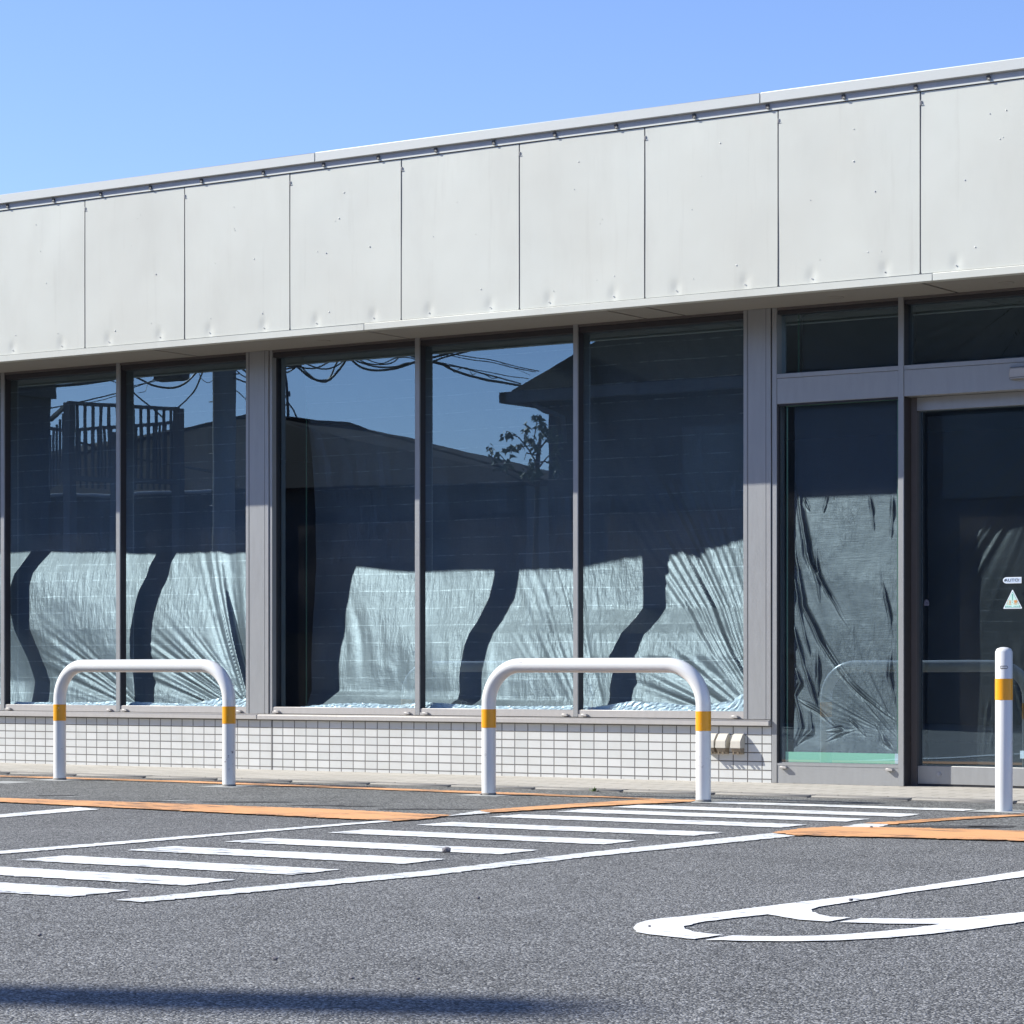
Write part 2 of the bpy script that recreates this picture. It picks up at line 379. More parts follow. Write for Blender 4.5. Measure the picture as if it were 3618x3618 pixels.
flat('painted_symbol',Lg([(500,541),(620,521),(800,525),(1000,522),(1150,514),(1300,501),(1450,485),(1560,469),(1300,467),(1100,460),(1200,443),(1450,446),(1680,440),(1932,415),(2150,388),(2150,418),(1932,458),(1700,492),(1500,515),(1300,532),(1100,543),(900,547),(700,546)]),Z1,M_LOGO,ground,jag=.0015,label='lower curve of the white painted loop')
def blot(x,y,lx,ly,m,lab=None,z=.0042):
    c=G(x,y); pts=[]
    for k in range(40):
        a=2*math.pi*k/40; r=1+.16*math.sin(3*a+x)+.1*math.sin(7*a+y)+random.gauss(0,.03)
        q=Vector((math.cos(a)*lx*r,math.sin(a)*ly*r)); 
        u=Vector((RT[0],RT[1])); v=Vector((FW[0],FW[1])); s=q.x*u+q.y*v; pts.append((c[0]+s.x,c[1]+s.y))
    return flat('asphalt_patch',pts,z,m,ground,jag=.003,label=lab)
for x,y,lx,ly in ((195,2813,.11,.05),(555,2834,.10,.05),(890,2835.5,.24,.05),(1130,2848,.14,.04),(1260,2851,.12,.03),(1510,2861,.26,.05),(3380,2922,.24,.09),(3500,2925,.10,.06)):
    blot(x,y,lx,ly,M_TAR)
for x,y,lx,ly in ((235,2819,.10,.03),(625,2832,.08,.035),(850,2858,.02,.02)): blot(x,y,lx,ly,M_PAD,z=.0046)
# pavement, kerb
bx('pavement',(-12,-1.185,-.3),(12,6,.03),M_PAVE,kind='structure')
kerb=empty('kerb',(0,-1.26,0),kind='structure')
kx=-9.6
jx=[G(40,2736)[0],G(518,2755)[0],G(1027,2762)[0]]
while kx<10:
    a,b=kx+.004,kx+.6-.004
    m=MB(); m.box((a,-1.30,-.2),(b,-1.19,.028+random.uniform(-.0015,.001)),.008); m.build('kerb_stone',M_KERB,kerb)
    kx+=.6
bx('kerb_joint',(-9.6,-1.292,-.2),(10,-1.2,.020),M_GAP,kerb)

# ---------------------------------------------------------------- barriers
LB='white U-shaped steel barrier with orange bands '
def capsule(c,w,h,y,n=8):
    out=[]
    for s,a0 in ((1,-90),(-1,90)):
        for k in range(n+1):
            a=R_(a0+180*k/n); out.append((c[0]+s*(w/2-h/2)*1+math.cos(a)*h/2,c[1]+math.sin(a)*h/2))
    return out
def plate_on_tube(name,parent,p,vertical,r,w,h):
    # little oblong maker's plate wrapped on a tube: light face with a dark rim; p=centre of tube
    tc=Vector((CAM[0]-p[0],CAM[1]-p[1],0)).normalized(); ca=math.atan2(tc.y,tc.x)
    m=MB()
    for mi,(sw,sh,rr) in enumerate(((1,1,.0008),(.88,.60,.0014))):
        m.mi=mi; W2=w*sw/2; H2=h*sh/2; prev=None; n=24
        for i in range(n+1):
            u=-W2+2*W2*i/n; e=abs(u)-(W2-H2); hv=H2 if e<=0 else math.sqrt(max(H2*H2-e*e,1e-9)); colv=[]
            for q in (-1,-.33,.33,1):
                v=hv*q
                if vertical: a=ca+u/r; pt=(p[0]+(r+rr)*math.cos(a),p[1]+(r+rr)*math.sin(a),p[2]+v)
                else: a=R_(28)+v/r; pt=(p[0]+u,p[1]-(r+rr)*math.cos(a),p[2]+(r+rr)*math.sin(a))
                colv.append(m.bm.verts.new(pt))
            if prev:
                for j in range(3): f=m.bm.faces.new((prev[j],colv[j],colv[j+1],prev[j+1])); f.material_index=mi
            prev=colv
    m.build(name,[M_INK,M_POST],parent)
def barrier(p0,p1,r,label,flip=False):
    p0=Vector(p0); p1=Vector(p1); t=(p1-p0).normalized(); L=(p1-p0).length
    root=empty('barrier',(p0+p1)/2,label=label,cat='barrier',group='U-shaped barriers along the shop kerb')
    top=.776-r; br=.215
    def at(s,z): q=p0+t*s; return (q.x,q.y,z)
    pts=[at(0,GZ),at(0,.2),at(0,.39)]
    pts+= [at(0,.45)]
    for k in range(17):
        a=R_(90*k/16); pts.append(at(br-br*math.cos(a),top-br+br*math.sin(a)))
    for s in (.33,.5,.67): pts.append(at(br+(L-2*br)*s,top))
    for k in range(17):
        a=R_(90-90*k/16); pts.append(at(L-br+br*math.cos(a),top-br+br*math.sin(a)))
    pts+=[at(L,.45),at(L,.39),at(L,.2),at(L,GZ)]
    m=MB(); 
    # frame kept in the plane of the barrier
    bm=m.bm; seg=32; rings=[]; nrm=Vector((-t.y,t.x,0)); V3=[Vector(p) for p in pts]; n=len(V3)
    for i,p in enumerate(V3):
        tt=(V3[min(i+1,n-1)]-V3[max(i-1,0)]).normalized(); b=tt.cross(nrm).normalized()
        rings.append([bm.verts.new(p+r*(math.cos(2*math.pi*k/seg)*nrm+math.sin(2*math.pi*k/seg)*b)) for k in range(seg)])
    for i in range(n-1):
        for k in range(seg):
            f=bm.faces.new((rings[i][k],rings[i][(k+1)%seg],rings[i+1][(k+1)%seg],rings[i+1][k])); f.smooth=True
    m.build('bent_tube',M_POST,root)
    for q in (p0,p1):
        MB().lathe([(r+.0012,.0),(r+.0012,.103)],(q.x,q.y,.390),40).build('orange_band',M_OBAND,root)
        m=MB(); m.lathe([(r+.004,0),(r+.003,.012),(r+.0002,.016)],(q.x,q.y,GZ),32); m.build('foot_collar',M_KERB,root)
    q=p0+t*(br+.02); plate_on_tube('maker_plate',root,(q.x,q.y,top),False,r,.024,.010)
    return root
barrier(G(211,2757),G(809,2780),.0395,LB+'at the left in front of the tiled wall')
barrier(G(1727,2811),G(2485,2835),.0400,LB+'nearest the doors, before the hatched stripes')
bp=G(3547,2868)
bl=empty('bollard',bp,label='single round white bollard with a domed cap in front of the glass door',cat='bollard')
r=.0425
MB().lathe([(r,0),(r,.800),(r-.003,.806),(r*.82,.815),(r*.45,.822),(.002,.824)],(bp[0],bp[1],0),48).build('post',M_POST,bl)
MB().lathe([(r+.0012,0),(r+.0012,.105)],(bp[0],bp[1],.563),48).build('orange_band',M_OBAND,bl)
plate_on_tube('maker_plate',bl,(bp[0],bp[1],.724),True,r,.040,.015)
def footing(x,y,s=.13,a=.2):
    c=G(x,y); pts=[(c[0]+s*math.cos(a+math.pi/2*k+math.pi/4)*1.3,c[1]+s*math.sin(a+math.pi/2*k+math.pi/4)*1.3) for k in range(4)]
    flat('concrete_footing',pts,0.0038,M_PAD,ground,jag=.003)
for x,y in ((211,2757),(809,2780),(1727,2811),(3547,2868),(2485,2835),(20,2766)): footing(x,y,.15 if x!=2485 else .1,0)

# ---------------------------------------------------------------- shop building
shop=empty('shop_building',(0,.2,0),label='closed single-storey shop with cream panel fascia, big film-covered windows and white tiled base',cat='shop')
PZ=.03; FY=-.585
jts=[-1.772+.8995*k for k in range(-6,12)]
def fascia(x0,x1,idx):
    st=.016; nx=int((x1-x0)/st); nz=int(1.03/st)
    X=np.linspace(x0,x1,nx+1); Z=np.linspace(2.926,3.942,nz+1); XX,ZZ=np.meshgrid(X,Z); Y=np.full_like(XX,FY)
    rn=random.Random(idx*31+5)
    Y+= .0011*np.sin(XX*5+idx)*np.sin(ZZ*4+idx*2)
    scr=[(x0+(x1-x0)*f,2.958) for f in (.24,.76)]
    for a,b in scr: Y+=.0038*np.exp(-(((XX-a)/.028)**2+((ZZ-b-.012)/.042)**2))
    me=bpy.data.meshes.new('fascia_panel')
    v=np.stack([XX,Y,ZZ],-1).reshape(-1,3); q=np.arange((nz+1)*(nx+1)).reshape(nz+1,nx+1)
    fc=np.stack([q[:-1,:-1],q[:-1,1:],q[1:,1:],q[1:,:-1]],-1).reshape(-1,4)
    bm=bmesh.new(); vs=[bm.verts.new(p) for p in v.tolist()]
    for f in fc.tolist():
        g=bm.faces.new([vs[i] for i in f]); g.smooth=True
    # returned edges
    for a,b in ((0,1),):
        for xx in (x0,x1):
            bm.faces.new([bm.verts.new(p) for p in ((xx,FY,2.926),(xx,FY+.03,2.926),(xx,FY+.03,3.942),(xx,FY,3.942))])
    def knob(a,b,r,mi,s=.004):
        rr=bmesh.ops.create_uvsphere(bm,u_segments=8,v_segments=5,radius=r)
        for vv in rr['verts']:
            vv.co=Vector((vv.co.x+a,vv.co.y*.6+FY-.0005,vv.co.z+b))
            for f in vv.link_faces: f.material_index=mi; f.smooth=True
    for a,b in scr: knob(a,b-.004,.0040,1); 
    for a,b in [(x0+.9*u,vv) for u,vv in ((.50,3.80),(.48,3.62),(.30,3.42),(.66,3.41),(.30,3.04),(.68,3.06))]:
        for _ in range(rn.choice((1,1,2))):
            if rn.random()<.8:
                a2=a+rn.uniform(-.07,.07); b2=b+rn.uniform(-.03,.02); knob(a2,b2,rn.choice((.003,.0038,.0048)),rn.choice((0,2,2,2,1)))
    bmesh.ops.recalc_face_normals(bm,faces=[f for f in bm.faces if not f.smooth])
    bm.to_mesh(me); bm.free()
    link('fascia_panel',me,[M_CREAM,M_GREYINK,M_CREAM2],shop)
for i in range(len(jts)-1):
    fascia(jts[i]+.0045,jts[i+1]-.0045,i)
    x=jts[i+1]
    m=MB(); m.box((x-.0040,FY+.004,2.93),(x+.0040,FY+.02,3.94)); m.mi=1; m.box((x-.0042,FY-.002,2.926),(x+.0042,FY+.01,2.934)); m.mi=2
    m.box((x-.001,FY-.004,3.868),(x+.011,FY+.006,3.893),.001); m.box((x+.008,FY-.003,3.868),(x+.019,FY+.002,3.872))
    m.build('panel_joint',[M_JOINT,M_GAP,M_CREAM2],shop)
XL,XR=jts[0],jts[-1]
bx('fascia_backing',(XL,FY+.022,2.90),(XR,FY+.08,4.0),M_GAP,shop)
# coping in three lengths
cop=empty('coping',(0,FY,4.0)); cop.parent=shop; cop.matrix_parent_inverse=Matrix.Translation((0,-.2,0))
for a,b in ((XL,.251),(.251,3.518),(3.518,XR)):
    m=MB(); m.box((a+.0015,FY-.024,3.992),(b-.0015,.4,4.054),.003); m.build('coping_length',M_COPE,cop)
m=MB(); m.box((XL,FY-.002,3.957),(XR,.1,3.9915)); m.build('coping_recess',metalp('coping_underside',(.40,.41,.43),.5,.1),cop)
m=MB(); m.box((XL,FY-.007,3.9475),(XR,.1,3.9565)); m.build('drip_strip',M_CREAM2,cop)
for x in [-4.7,-4.26,-3.8,-3.4,-2.95,-2.5,-2.06,-1.62,-1.17,-.72,-.19,.31,.75,1.2,1.64,2.09,2.53,3.07,3.56,4.05,4.5,4.94,5.4,5.85]:
    m=MB(); m.box((x-.012,FY-.012,3.960),(x+.010,FY-.0025,3.984),.002); m.mi=1; m.box((x-.002,FY-.016,3.955),(x+.014,FY-.008,3.966),.0015); m.build('clip',[M_GAP,M_COPE],cop)
# lower lip of the fascia, soffit
lips=((XL,.638),(.638,4.602),(4.602,XR))
for a,b in lips:
    m=MB(); m.box((a+.001,FY-.010,2.880),(b-.001,FY+.05,2.9225),.002); m.build('fascia_lip',M_CREAM,shop)
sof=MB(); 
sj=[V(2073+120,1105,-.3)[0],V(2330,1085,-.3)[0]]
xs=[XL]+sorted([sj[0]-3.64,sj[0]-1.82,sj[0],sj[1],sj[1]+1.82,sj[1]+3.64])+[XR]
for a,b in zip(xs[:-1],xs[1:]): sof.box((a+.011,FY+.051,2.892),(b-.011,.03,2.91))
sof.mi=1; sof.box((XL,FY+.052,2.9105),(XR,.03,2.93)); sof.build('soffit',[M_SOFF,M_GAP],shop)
for px in (1150,2960,3560):
    c=V(px,1250,-.2); MB().lathe([(.035,0),(.045,-.003),(.045,0.001)],(c[0],-.22,2.8915),24).build('soffit_vent',M_SOFF,shop)
roof=bx('roof',(XL,.05,2.935),(XR,9,3.99),mat('roof_membrane',(.3,.3,.3),.9),shop)
# side and back walls, floor and ceiling of the empty room
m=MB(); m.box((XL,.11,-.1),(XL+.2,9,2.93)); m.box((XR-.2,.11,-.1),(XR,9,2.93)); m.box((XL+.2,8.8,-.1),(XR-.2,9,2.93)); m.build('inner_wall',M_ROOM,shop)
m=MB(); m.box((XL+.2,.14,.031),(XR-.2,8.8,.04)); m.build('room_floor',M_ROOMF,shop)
# tiled base
bx('tiled_wall',(XL,0,0),(3.262,.14,.372),M_TILE,shop)
m=MB(); m.box((-.594,-.0012,.03),(-.589,.002,.372)); m.build('movement_joint',M_GAP,shop)
# sill
m=MB(); m.box((XL,-.034,.3735),(-.705,.1,.406),.003); m.box((-.7035,-.032,.3725),(3.262,.1,.404),.003)
m.box((XL,-.022,.4065),(-.705,.1,.4115)); m.box((-.7035,-.020,.4045),(3.262,.1,.4095),.001); m.build('sill',M_SILL,shop)
M_CHAN=mat('dark_glazing_channel',(.035,.032,.036),.5); M_JAMB=mat('shade_dark_post_side',(.045,.038,.036),.5); M_JAMB2=metalp('shade_toned_jamb',(.12,.105,.10),.5,.2); M_HEAD=metalp('shade_browned_head_rail',(.14,.125,.12),.5,.2)  # post side, jamb and head rail: shade mixed into their brown base colours
HZ=2.842; SB=.4145; GB=.459
def rail(x0,x1,stops=True):
    m=MB(); m.box((x0+.001,.004,SB),(x1-.001,.09,GB),.002); m.box((x0+.001,.000,SB+.0),(x1-.001,.004,SB+.018)); m.build('bottom_rail',M_SILL,shop)
    for sx in (x0+.055,x1-.055):
        MB().box((sx-.022,-.022,SB+.003),(sx+.022,.0,SB+.019),.003).build('drain_cap',M_SILL,shop)
def head(x0,x1,z=HZ):
    m=MB(); m.box((x0,.012,z),(x1,.09,2.875)); m.mi=1; m.box((x0,.002,2.8765),(x1,.09,2.8915)); m.build('head_rail',[M_CHAN,M_HEAD],shop)  # head rail coloured darker brown to stand for deep shade under the canopy
def pane(x0,x1,z0,z1,y=GLY,name='window_pane'):
    m=MB(); m.poly([(x0,y,z0),(x1,y,z0),(x1,y,z1),(x0,y,z1)]); return m.build(name,M_GLASS,shop,recalc=False)
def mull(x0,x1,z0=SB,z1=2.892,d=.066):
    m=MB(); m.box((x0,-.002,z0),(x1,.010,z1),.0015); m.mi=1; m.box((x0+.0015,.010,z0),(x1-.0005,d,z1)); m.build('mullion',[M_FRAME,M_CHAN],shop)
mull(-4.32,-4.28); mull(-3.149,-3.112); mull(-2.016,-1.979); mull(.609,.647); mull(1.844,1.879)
for a,b in ((-4.28,-3.149),(-3.112,-2.016),(-1.979,-.822),(-.601,.609),(.647,1.844),(1.879,3.073)):
    rail(a,b); head(a,b); pane(a-.017,b+.017,GB,HZ)
def column(x0,x1,x2,g=None):
    m=MB(); m.box((x0,-.006,.4115),(x1,.13,2.892),.002); m.box((x1,.0,.4115),(x2,.045,2.892))
    m.mi=1
    for gx in (x0+.026,x0+.031,x1-.034): m.box((gx,-.0068,.4115),(gx+.0015,-.004,2.89))
    m.box((x1+.004,-.001,.4115),(x1+.0065,.002,2.89)); m.build('column',[M_FRAME,M_RUB],shop)
column(-.822,-.622,-.595); column(3.073,3.262,3.262)
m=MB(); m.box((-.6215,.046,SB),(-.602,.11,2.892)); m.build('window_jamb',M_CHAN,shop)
m=MB(); m.box((3.2645,-.001,.03),(3.300,.10,2.892),.0015); m.build('side_trim',M_FRAME,shop)
m=MB(); m.box((3.2635,-.0005,.03),(3.2650,.05,2.89)); m.build('trim_gap',M_GAP,shop)
# glazed sidelight with its transom
SX0,SX1=3.3005,4.105
m=MB(); m.box((SX0,.003,.03),(SX1,.09,.146),.001); m.box((SX0,.001,.137),(SX1,.003,.150)); m.box((SX0,.012,.1475),(SX1,.024,.157)); m.build('bottom_panel',M_FRAME,shop)
for sx in (SX0+.05,SX1-.052): MB().box((sx-.022,-.020,.118),(sx+.022,.003,.133),.002).build('drain_cap',M_SILL,shop)
TZ0,TZ1=2.311,2.492
def transom(x0,x1):
    m=MB(); m.box((x0,.001,TZ0),(x1,.10,TZ1-.028),.001); m.box((x0,-.001,TZ1-.026),(x1,.10,TZ1),.001); m.build('transom',M_FRAME,shop); head(x0,x1,2.852); pane(x0,x1,TZ1,2.852,.06)
transom(SX0,SX1); pane(SX0,SX1,.150,TZ0-.002,.025)
m=MB(); m.box((SX0,.006,.150),(SX0+.010,.025,TZ0-.002)); m.box((SX0,.006,TZ0-.012),(SX1,.025,TZ0-.002)); m.build('gasket',M_RUB,shop)
m=MB(); m.box((4.1055,-.004,.03),(4.141,.006,2.892),.0015); m.mi=1; m.box((4.107,.006,.03),(4.1405,.095,2.892)); m.build('door_post',[M_FRAME,M_JAMB],shop)  # body behind the front cap coloured dark as its shaded side
# doorway
transom(4.1415,7.6)
DY=.105
m=MB(); m.box((4.1415,.096,.03),(4.178,.2,TZ0-.001)); m.build('door_jamb',M_JAMB2,shop)  # jamb colour darkened to carry the shade of the recess
m=MB(); m.box((4.15,DY-.006,2.232),(7.6,.22,TZ0-.002),.001); m.build('door_header',M_FRAME,shop)
door=empty('sliding_door',(4.18,DY,.03)); door.parent=shop; door.matrix_parent_inverse=Matrix.Translation((0,-.2,0))
m=MB(); m.box((4.179,DY,.043),(7.4,DY+.045,.149),.0015); m.build('door_rail',M_FRAME,door)
m=MB(); m.poly([(4.179,DY+.02,.149),(7.4,DY+.02,.149),(7.4,DY+.02,2.232),(4.179,DY+.02,2.232)]); m.build('door_glass',M_GLASS,door,recalc=False)
m=MB(); m.box((4.179,DY+.046,.149),(4.186,DY+.06,2.232)); m.build('door_stile',M_RUB,door)
m=MB(); m.box((4.1415,DY+.005,.031),(7.4,DY+.04,.0425)); m.build('threshold_gap',M_GAP,shop)
# lock
lc=V(3018+965/3.22,2450+922/3.22,DY)
m=MB()
for r0,y0,y1,mi in ((.0145,-.0005,-.003,1),(.0125,-.003,-.006,0),(.0085,-.006,-.007,1),(.0065,-.007,-.009,0),(.003,-.009,-.0095,1)):
    m.mi=mi; rr=[]
    for yy in (y0,y1): rr.append([m.bm.verts.new((lc[0]+r0*math.cos(2*math.pi*k/24),DY+yy,lc[2]+r0*math.sin(2*math.pi*k/24))) for k in range(24)])
    for k in range(24): f=m.bm.faces.new((rr[0][k],rr[0][(k+1)%24],rr[1][(k+1)%24],rr[1][k])); f.material_index=mi
    f=m.bm.faces.new(rr[1]); f.material_index=mi
m.build('door_lock',[M_SILL,M_GREYINK],door)
# door sensor on the header
s0=V(3571,1338,0); s1=V(3571,1301,0)
m=MB(); m.box((s0[0],-.028,s0[2]),(s0[0]+.34,.0,s1[2]),.006); m.mi=1; m.box((s0[0]+.004,-.03,s0[2]-.006),(s0[0]+.336,.0,s0[2]+.004),.002); m.box((s0[0]+.002,-.022,s1[2]-.001),(s0[0]+.338,.0,s1[2]+.004),.002)
m.build('door_sensor',[M_SILL,M_RUB],shop)
# stickers on the door glass
SY=DY+.0185
def S(x,y): p=V(x,y,SY); return (p[0],p[2])
stw=mat('sticker_white',(.72,.78,.84),.5); stb=mat('sticker_pale_blue',(.48,.58,.72),.5); sti=mat('sticker_ink',(.01,.02,.03),.5); stg=mat('sticker_mint',(.50,.72,.66),.5); sto=mat('sticker_orange',(.75,.30,.06),.5); sty=mat('sticker_yellow',(.72,.66,.36),.5)
def spoly(m,pts,dy,mi): 
    m.mi=mi; m.poly([(a,SY-dy,b) for a,b in pts])
# AUTO tag
x0,z0=S(3543.5,2061.5); x1,z1=S(3609,2038.5); hh=(z1-z0); 
def tagshape(x0,x1,z0,z1,e=0):
    x0+=e;x1-=e;z0+=e;z1-=e; r=(z1-z0)/2; c=(x0+r*1.3,(z0+z1)/2)
    return [(x1,z0),(x1,z1)]+[(c[0]-1.3*r*math.sin(math.pi*k/14),c[1]+r*math.cos(math.pi*k/14)) for k in range(15)]
m=MB(); spoly(m,tagshape(x0,x1,z0,z1),0,0); spoly(m,tagshape(x0,x1,z0,z1,.0045),.0006,1)
m.mi=2; tz=(z0+z1)/2
m.text('AUTO',(x0+(x1-x0)*.47,SY-.0012,tz),hh*.66,bold=hh*.006,sx=1.35)
spoly(m,[(x0+.008,tz),(x0+.016,tz-.008),(x0+.016,tz+.008)],.0012,2)
m.mi=3
m.box((x0+(x1-x0)*.73,SY-.0012,tz+.003),(x0+(x1-x0)*.90,SY-.001,tz+.0055)); m.box((x0+(x1-x0)*.76,SY-.0012,tz-.006),(x0+(x1-x0)*.86,SY-.001,tz-.0035))
m.build('auto_door_sticker',[stw,stb,sti,M_GREYINK],door)
# caution triangle
ax,az=S(3577.5,2082); bx0,bz=S(3544,2151); bx1,_=S(3612,2151)
def tri(e,rc=.007):
    c=((ax+bx0+bx1)/3,(az+bz+bz)/3); out=[]
    V_=[(ax,az),(bx0,bz),(bx1,bz)]; V_=[(c[0]+(p[0]-c[0])*(1-e),c[1]+(p[1]-c[1])*(1-e)) for p in V_]
    for i in range(3):
        p=Vector(V_[i]); a=Vector(V_[i-1]); b=Vector(V_[(i+1)%3]); ua=(a-p).normalized(); ub=(b-p).normalized()
        for k in range(6):
            t=k/5; q=p+ua*rc*(1-t)**2+ub*rc*t**2; out.append((q.x,q.y))
    return out
m=MB(); spoly(m,tri(0),0,0); spoly(m,tri(.14),.0006,1); spoly(m,tri(.20),.0010,2)
cxm=ax; h_=az-bz
spoly(m,[(cxm-.0035,bz+h_*.75),(cxm+.0035,bz+h_*.75),(cxm+.0016,bz+h_*.42),(cxm-.0016,bz+h_*.42)],.0016,1)
spoly(m,[(cxm+.0026*math.cos(k*.785),bz+h_*.33+.0026*math.sin(k*.785)) for k in range(8)],.0016,1)
# CHUI (two characters) drawn as strokes
def strokes(m,cx_,cz,s,L,mi):
    m.mi=mi
    for a,b,c,d in L:
        p=Vector((cx_+(a-.5)*s,cz+(b-.5)*s)); q=Vector((cx_+(c-.5)*s,cz+(d-.5)*s)); n=(q-p).normalized(); n=Vector((-n.y,n.x))*s*.045
        m.poly([(v.x,SY-.0018,v.y) for v in (p-n,q-n,q+n,p+n)])
zc=bz+h_*.33; ss=h_*.24
strokes(m,cxm-h_*.175,zc,ss,[(.05,.92,.22,.80),(.0,.66,.18,.55),(.02,.05,.24,.38),(.55,1,.68,.88),(.35,.78,.98,.78),(.42,.45,.92,.45),(.32,.06,1,.06),(.66,.78,.66,.06)],3)
strokes(m,cxm+h_*.175,zc,ss,[(.5,1,.5,.92),(.12,.9,.88,.9),(.32,.86,.38,.76),(.68,.86,.62,.76),(.02,.74,.98,.74),(.25,.66,.75,.66),(.25,.54,.75,.54),(.25,.42,.75,.42),(.25,.66,.25,.42),(.75,.66,.75,.42),(.12,.28,.05,.08),(.3,.3,.32,.05),(.32,.05,.7,.05),(.7,.05,.74,.15),(.5,.34,.56,.22),(.82,.3,.94,.12)],3)
m.mi=1
for k in range(9):
    if k!=4: xx=cxm+(k-4)*h_*.09; m.box((xx-h_*.03,SY-.0016,bz+h_*.105),(xx+h_*.03,SY-.0014,bz+h_*.14))
m.build('caution_sticker',[stw,mat('sticker_teal',(.10,.34,.30),.5),stg,sto],door)
# round prohibition sticker, low mark
c=S(3018+255,2130); 
cx0,cz0=V(2400+1386/1.586,1600+839/1.586,SY)[0::2]
m=MB(); m.mi=0; m.poly([(cx0-.016,SY,cz0-.018),(cx0+.016,SY,cz0-.018),(cx0+.016,SY,cz0-.001)]+[(cx0+.016*math.cos(a),SY,cz0+.018*math.sin(a)) for a in [R_(20*k) for k in range(1,9)]]+[(cx0-.016,SY,cz0)])
m.mi=1
for k in range(24):
    a=R_(15*k); b=R_(15*(k+1)); m.poly([(cx0+r_*1.0*math.cos(t),SY-.0006,cz0+r_*1.05*math.sin(t)) for r_,t in ((.0145,a),(.0145,b),(.0125,b),(.0125,a))])
m.poly([(cx0-.010,SY-.0007,cz0+.009),(cx0-.0085,SY-.0007,cz0+.0105),(cx0+.010,SY-.0007,cz0-.009),(cx0+.0085,SY-.0007,cz0-.0105)])
m.box((cx0-.006,SY-.0006,cz0-.006),(cx0-.002,SY-.0004,cz0+.007)); m.box((cx0+.001,SY-.0006,cz0-.008),(cx0+.006,SY-.0004,cz0+.004))
m.build('prohibition_sticker',[mat('sticker_grey',(.15,.15,.19),.5),mat('sticker_dark',(.05,.05,.08),.5)],door)
# tape scraps at the lower right of the door glass
p=V(3604,2680,DY+.03); m=MB(); m.box((p[0],DY+.03,p[2]),(p[0]+.05,DY+.0306,p[2]+.045)); m.build('tape_scrap',M_HEM,door)

# ---------------------------------------------------------------- outlet covers on the tiled wall
M_OUT=metalp('ivory_plastic',(.50,.47,.40),.5,0); M_OUTD=mat('brown_plastic',(.26,.21,.15),.5)
labs=['ivory weatherproof outlet cover partly hidden behind the barrier post','ivory weatherproof outlet cover in the middle of the three on the tiles','ivory weatherproof outlet cover nearest the wall corner']
def outlet(px,i):
    c=V(px,2450+560/3.22,0); x=c[0]; w=.070; zt=V(2600,2450+455/3.22,0)[2]; zb=V(2600,2450+690/3.22,0)[2]
    root=empty('outlet_cover',(x,0,zb),label=labs[i],cat='outlet',group='outlet covers on the tiled wall')
    zt0=zt; prof=[(0,zt0),(-.022,zt0-.004),(-.056,zt0-.045),(-.060,zt0-.085),(-.060,zt0-.090),(0,zt0-.088)]
    m=MB(); 
    sides=[]
    for sx in (x-w/2,x+w/2): sides.append([m.bm.verts.new((sx,a,b)) for a,b in prof])
    n=len(prof)
    for k in range(n): m.bm.faces.new((sides[0][k],sides[0][(k+1)%n],sides[1][(k+1)%n],sides[1][k]))
    for s_ in sides: m.bm.faces.new(s_)
    bmesh.ops.bevel(m.bm,geom=list(m.bm.edges),offset=.0025,segments=2,affect='EDGES')
    m.build('hood',M_OUT,root)
    m=MB(); sides=[]
    prof2=[(-.001,zt0-.088),(-.055,zt0-.091),(-.046,zt0-.112),(-.020,zb+.006),(-.001,zb)]
    for sx in (x-w/2+.005,x+w/2-.005): sides.append([m.bm.verts.new((sx,a,b)) for a,b in prof2])
    n=len(prof2)
    for k in range(n): m.bm.faces.new((sides[0][k],sides[0][(k+1)%n],sides[1][(k+1)%n],sides[1][k]))
    for s_ in sides: m.bm.faces.new(s_)
    m.build('socket_box',M_OUTD,root)
    m=MB()
    for dx in (-.017,.014): m.tube([(x+dx,-.036,zt0-.117),(x+dx,-.052,zt0-.122)],.0075,10)
    m.build('cable_entry',M_OUTD,root)
    m=MB(); rr=bmesh.ops.create_uvsphere(m.bm,u_segments=8,v_segments=6,radius=.003); 
    for v in rr['verts']: v.co+=Vector((x,-.023,zt0-.010))
    m.build('screw',M_INK,root)
for i,px in enumerate((2400+415/3.22-8,2400+520/3.22,2400+690/3.22)): outlet(px,i)

# ---------------------------------------------------------------- plastic masking film behind the glass
def fnoise(seed,n=24,f0=1,f1=14,pw=.7):
    r=np.random.default_rng(seed); fr=np.exp(r.uniform(np.log(f0),np.log(f1),n)); ph=r.uniform(0,6.28,n); am=r.normal(0,1,n)/fr**pw
    return lambda t:sum(a*np.sin(6.283*f*t+p) for a,f,p in zip(am,fr,ph))
S1=[(.137,1.58),(.121,1.53),(.086,1.42),(.078,1.35),(.072,1.21),(.084,1.01),(.116,.82),(.143,.63)]
S2=[(.171,1.55),(.156,1.48),(.143,1.38),(.122,1.28),(.107,1.17),(.098,1.09),(.090,1.0),(.086,.93),(.086,.82),(.10,.6)]
S3=[(.244,1.43),(.232,1.35),(.21,1.11),(.192,.87),(.188,.75),(.192,.57)]
S4=[(.272,1.39),(.269,1.32),(.253,1.18),(.218,1.03),(.193,.95),(.181,.87),(.168,.71),(.168,.64),(.174,.52)]
S5=[(.228,1.44),(.229,1.28),(.228,1.1),(.192,1.0),(.166,.94),(.153,.88),(.135,.8),(.148,.69)]
def prof(S,Z,top=.10):
    s=sorted([(z,v) for v,z in S]); z0,v0=s[-1]
    s=[(.45,min(.13,s[0][1]))]+s+[(z0+.35,v0*.98),(2.3,(v0+top)/2),(2.86,top)]
    return np.interp(Z,[a for a,b in s],[b for a,b in s])
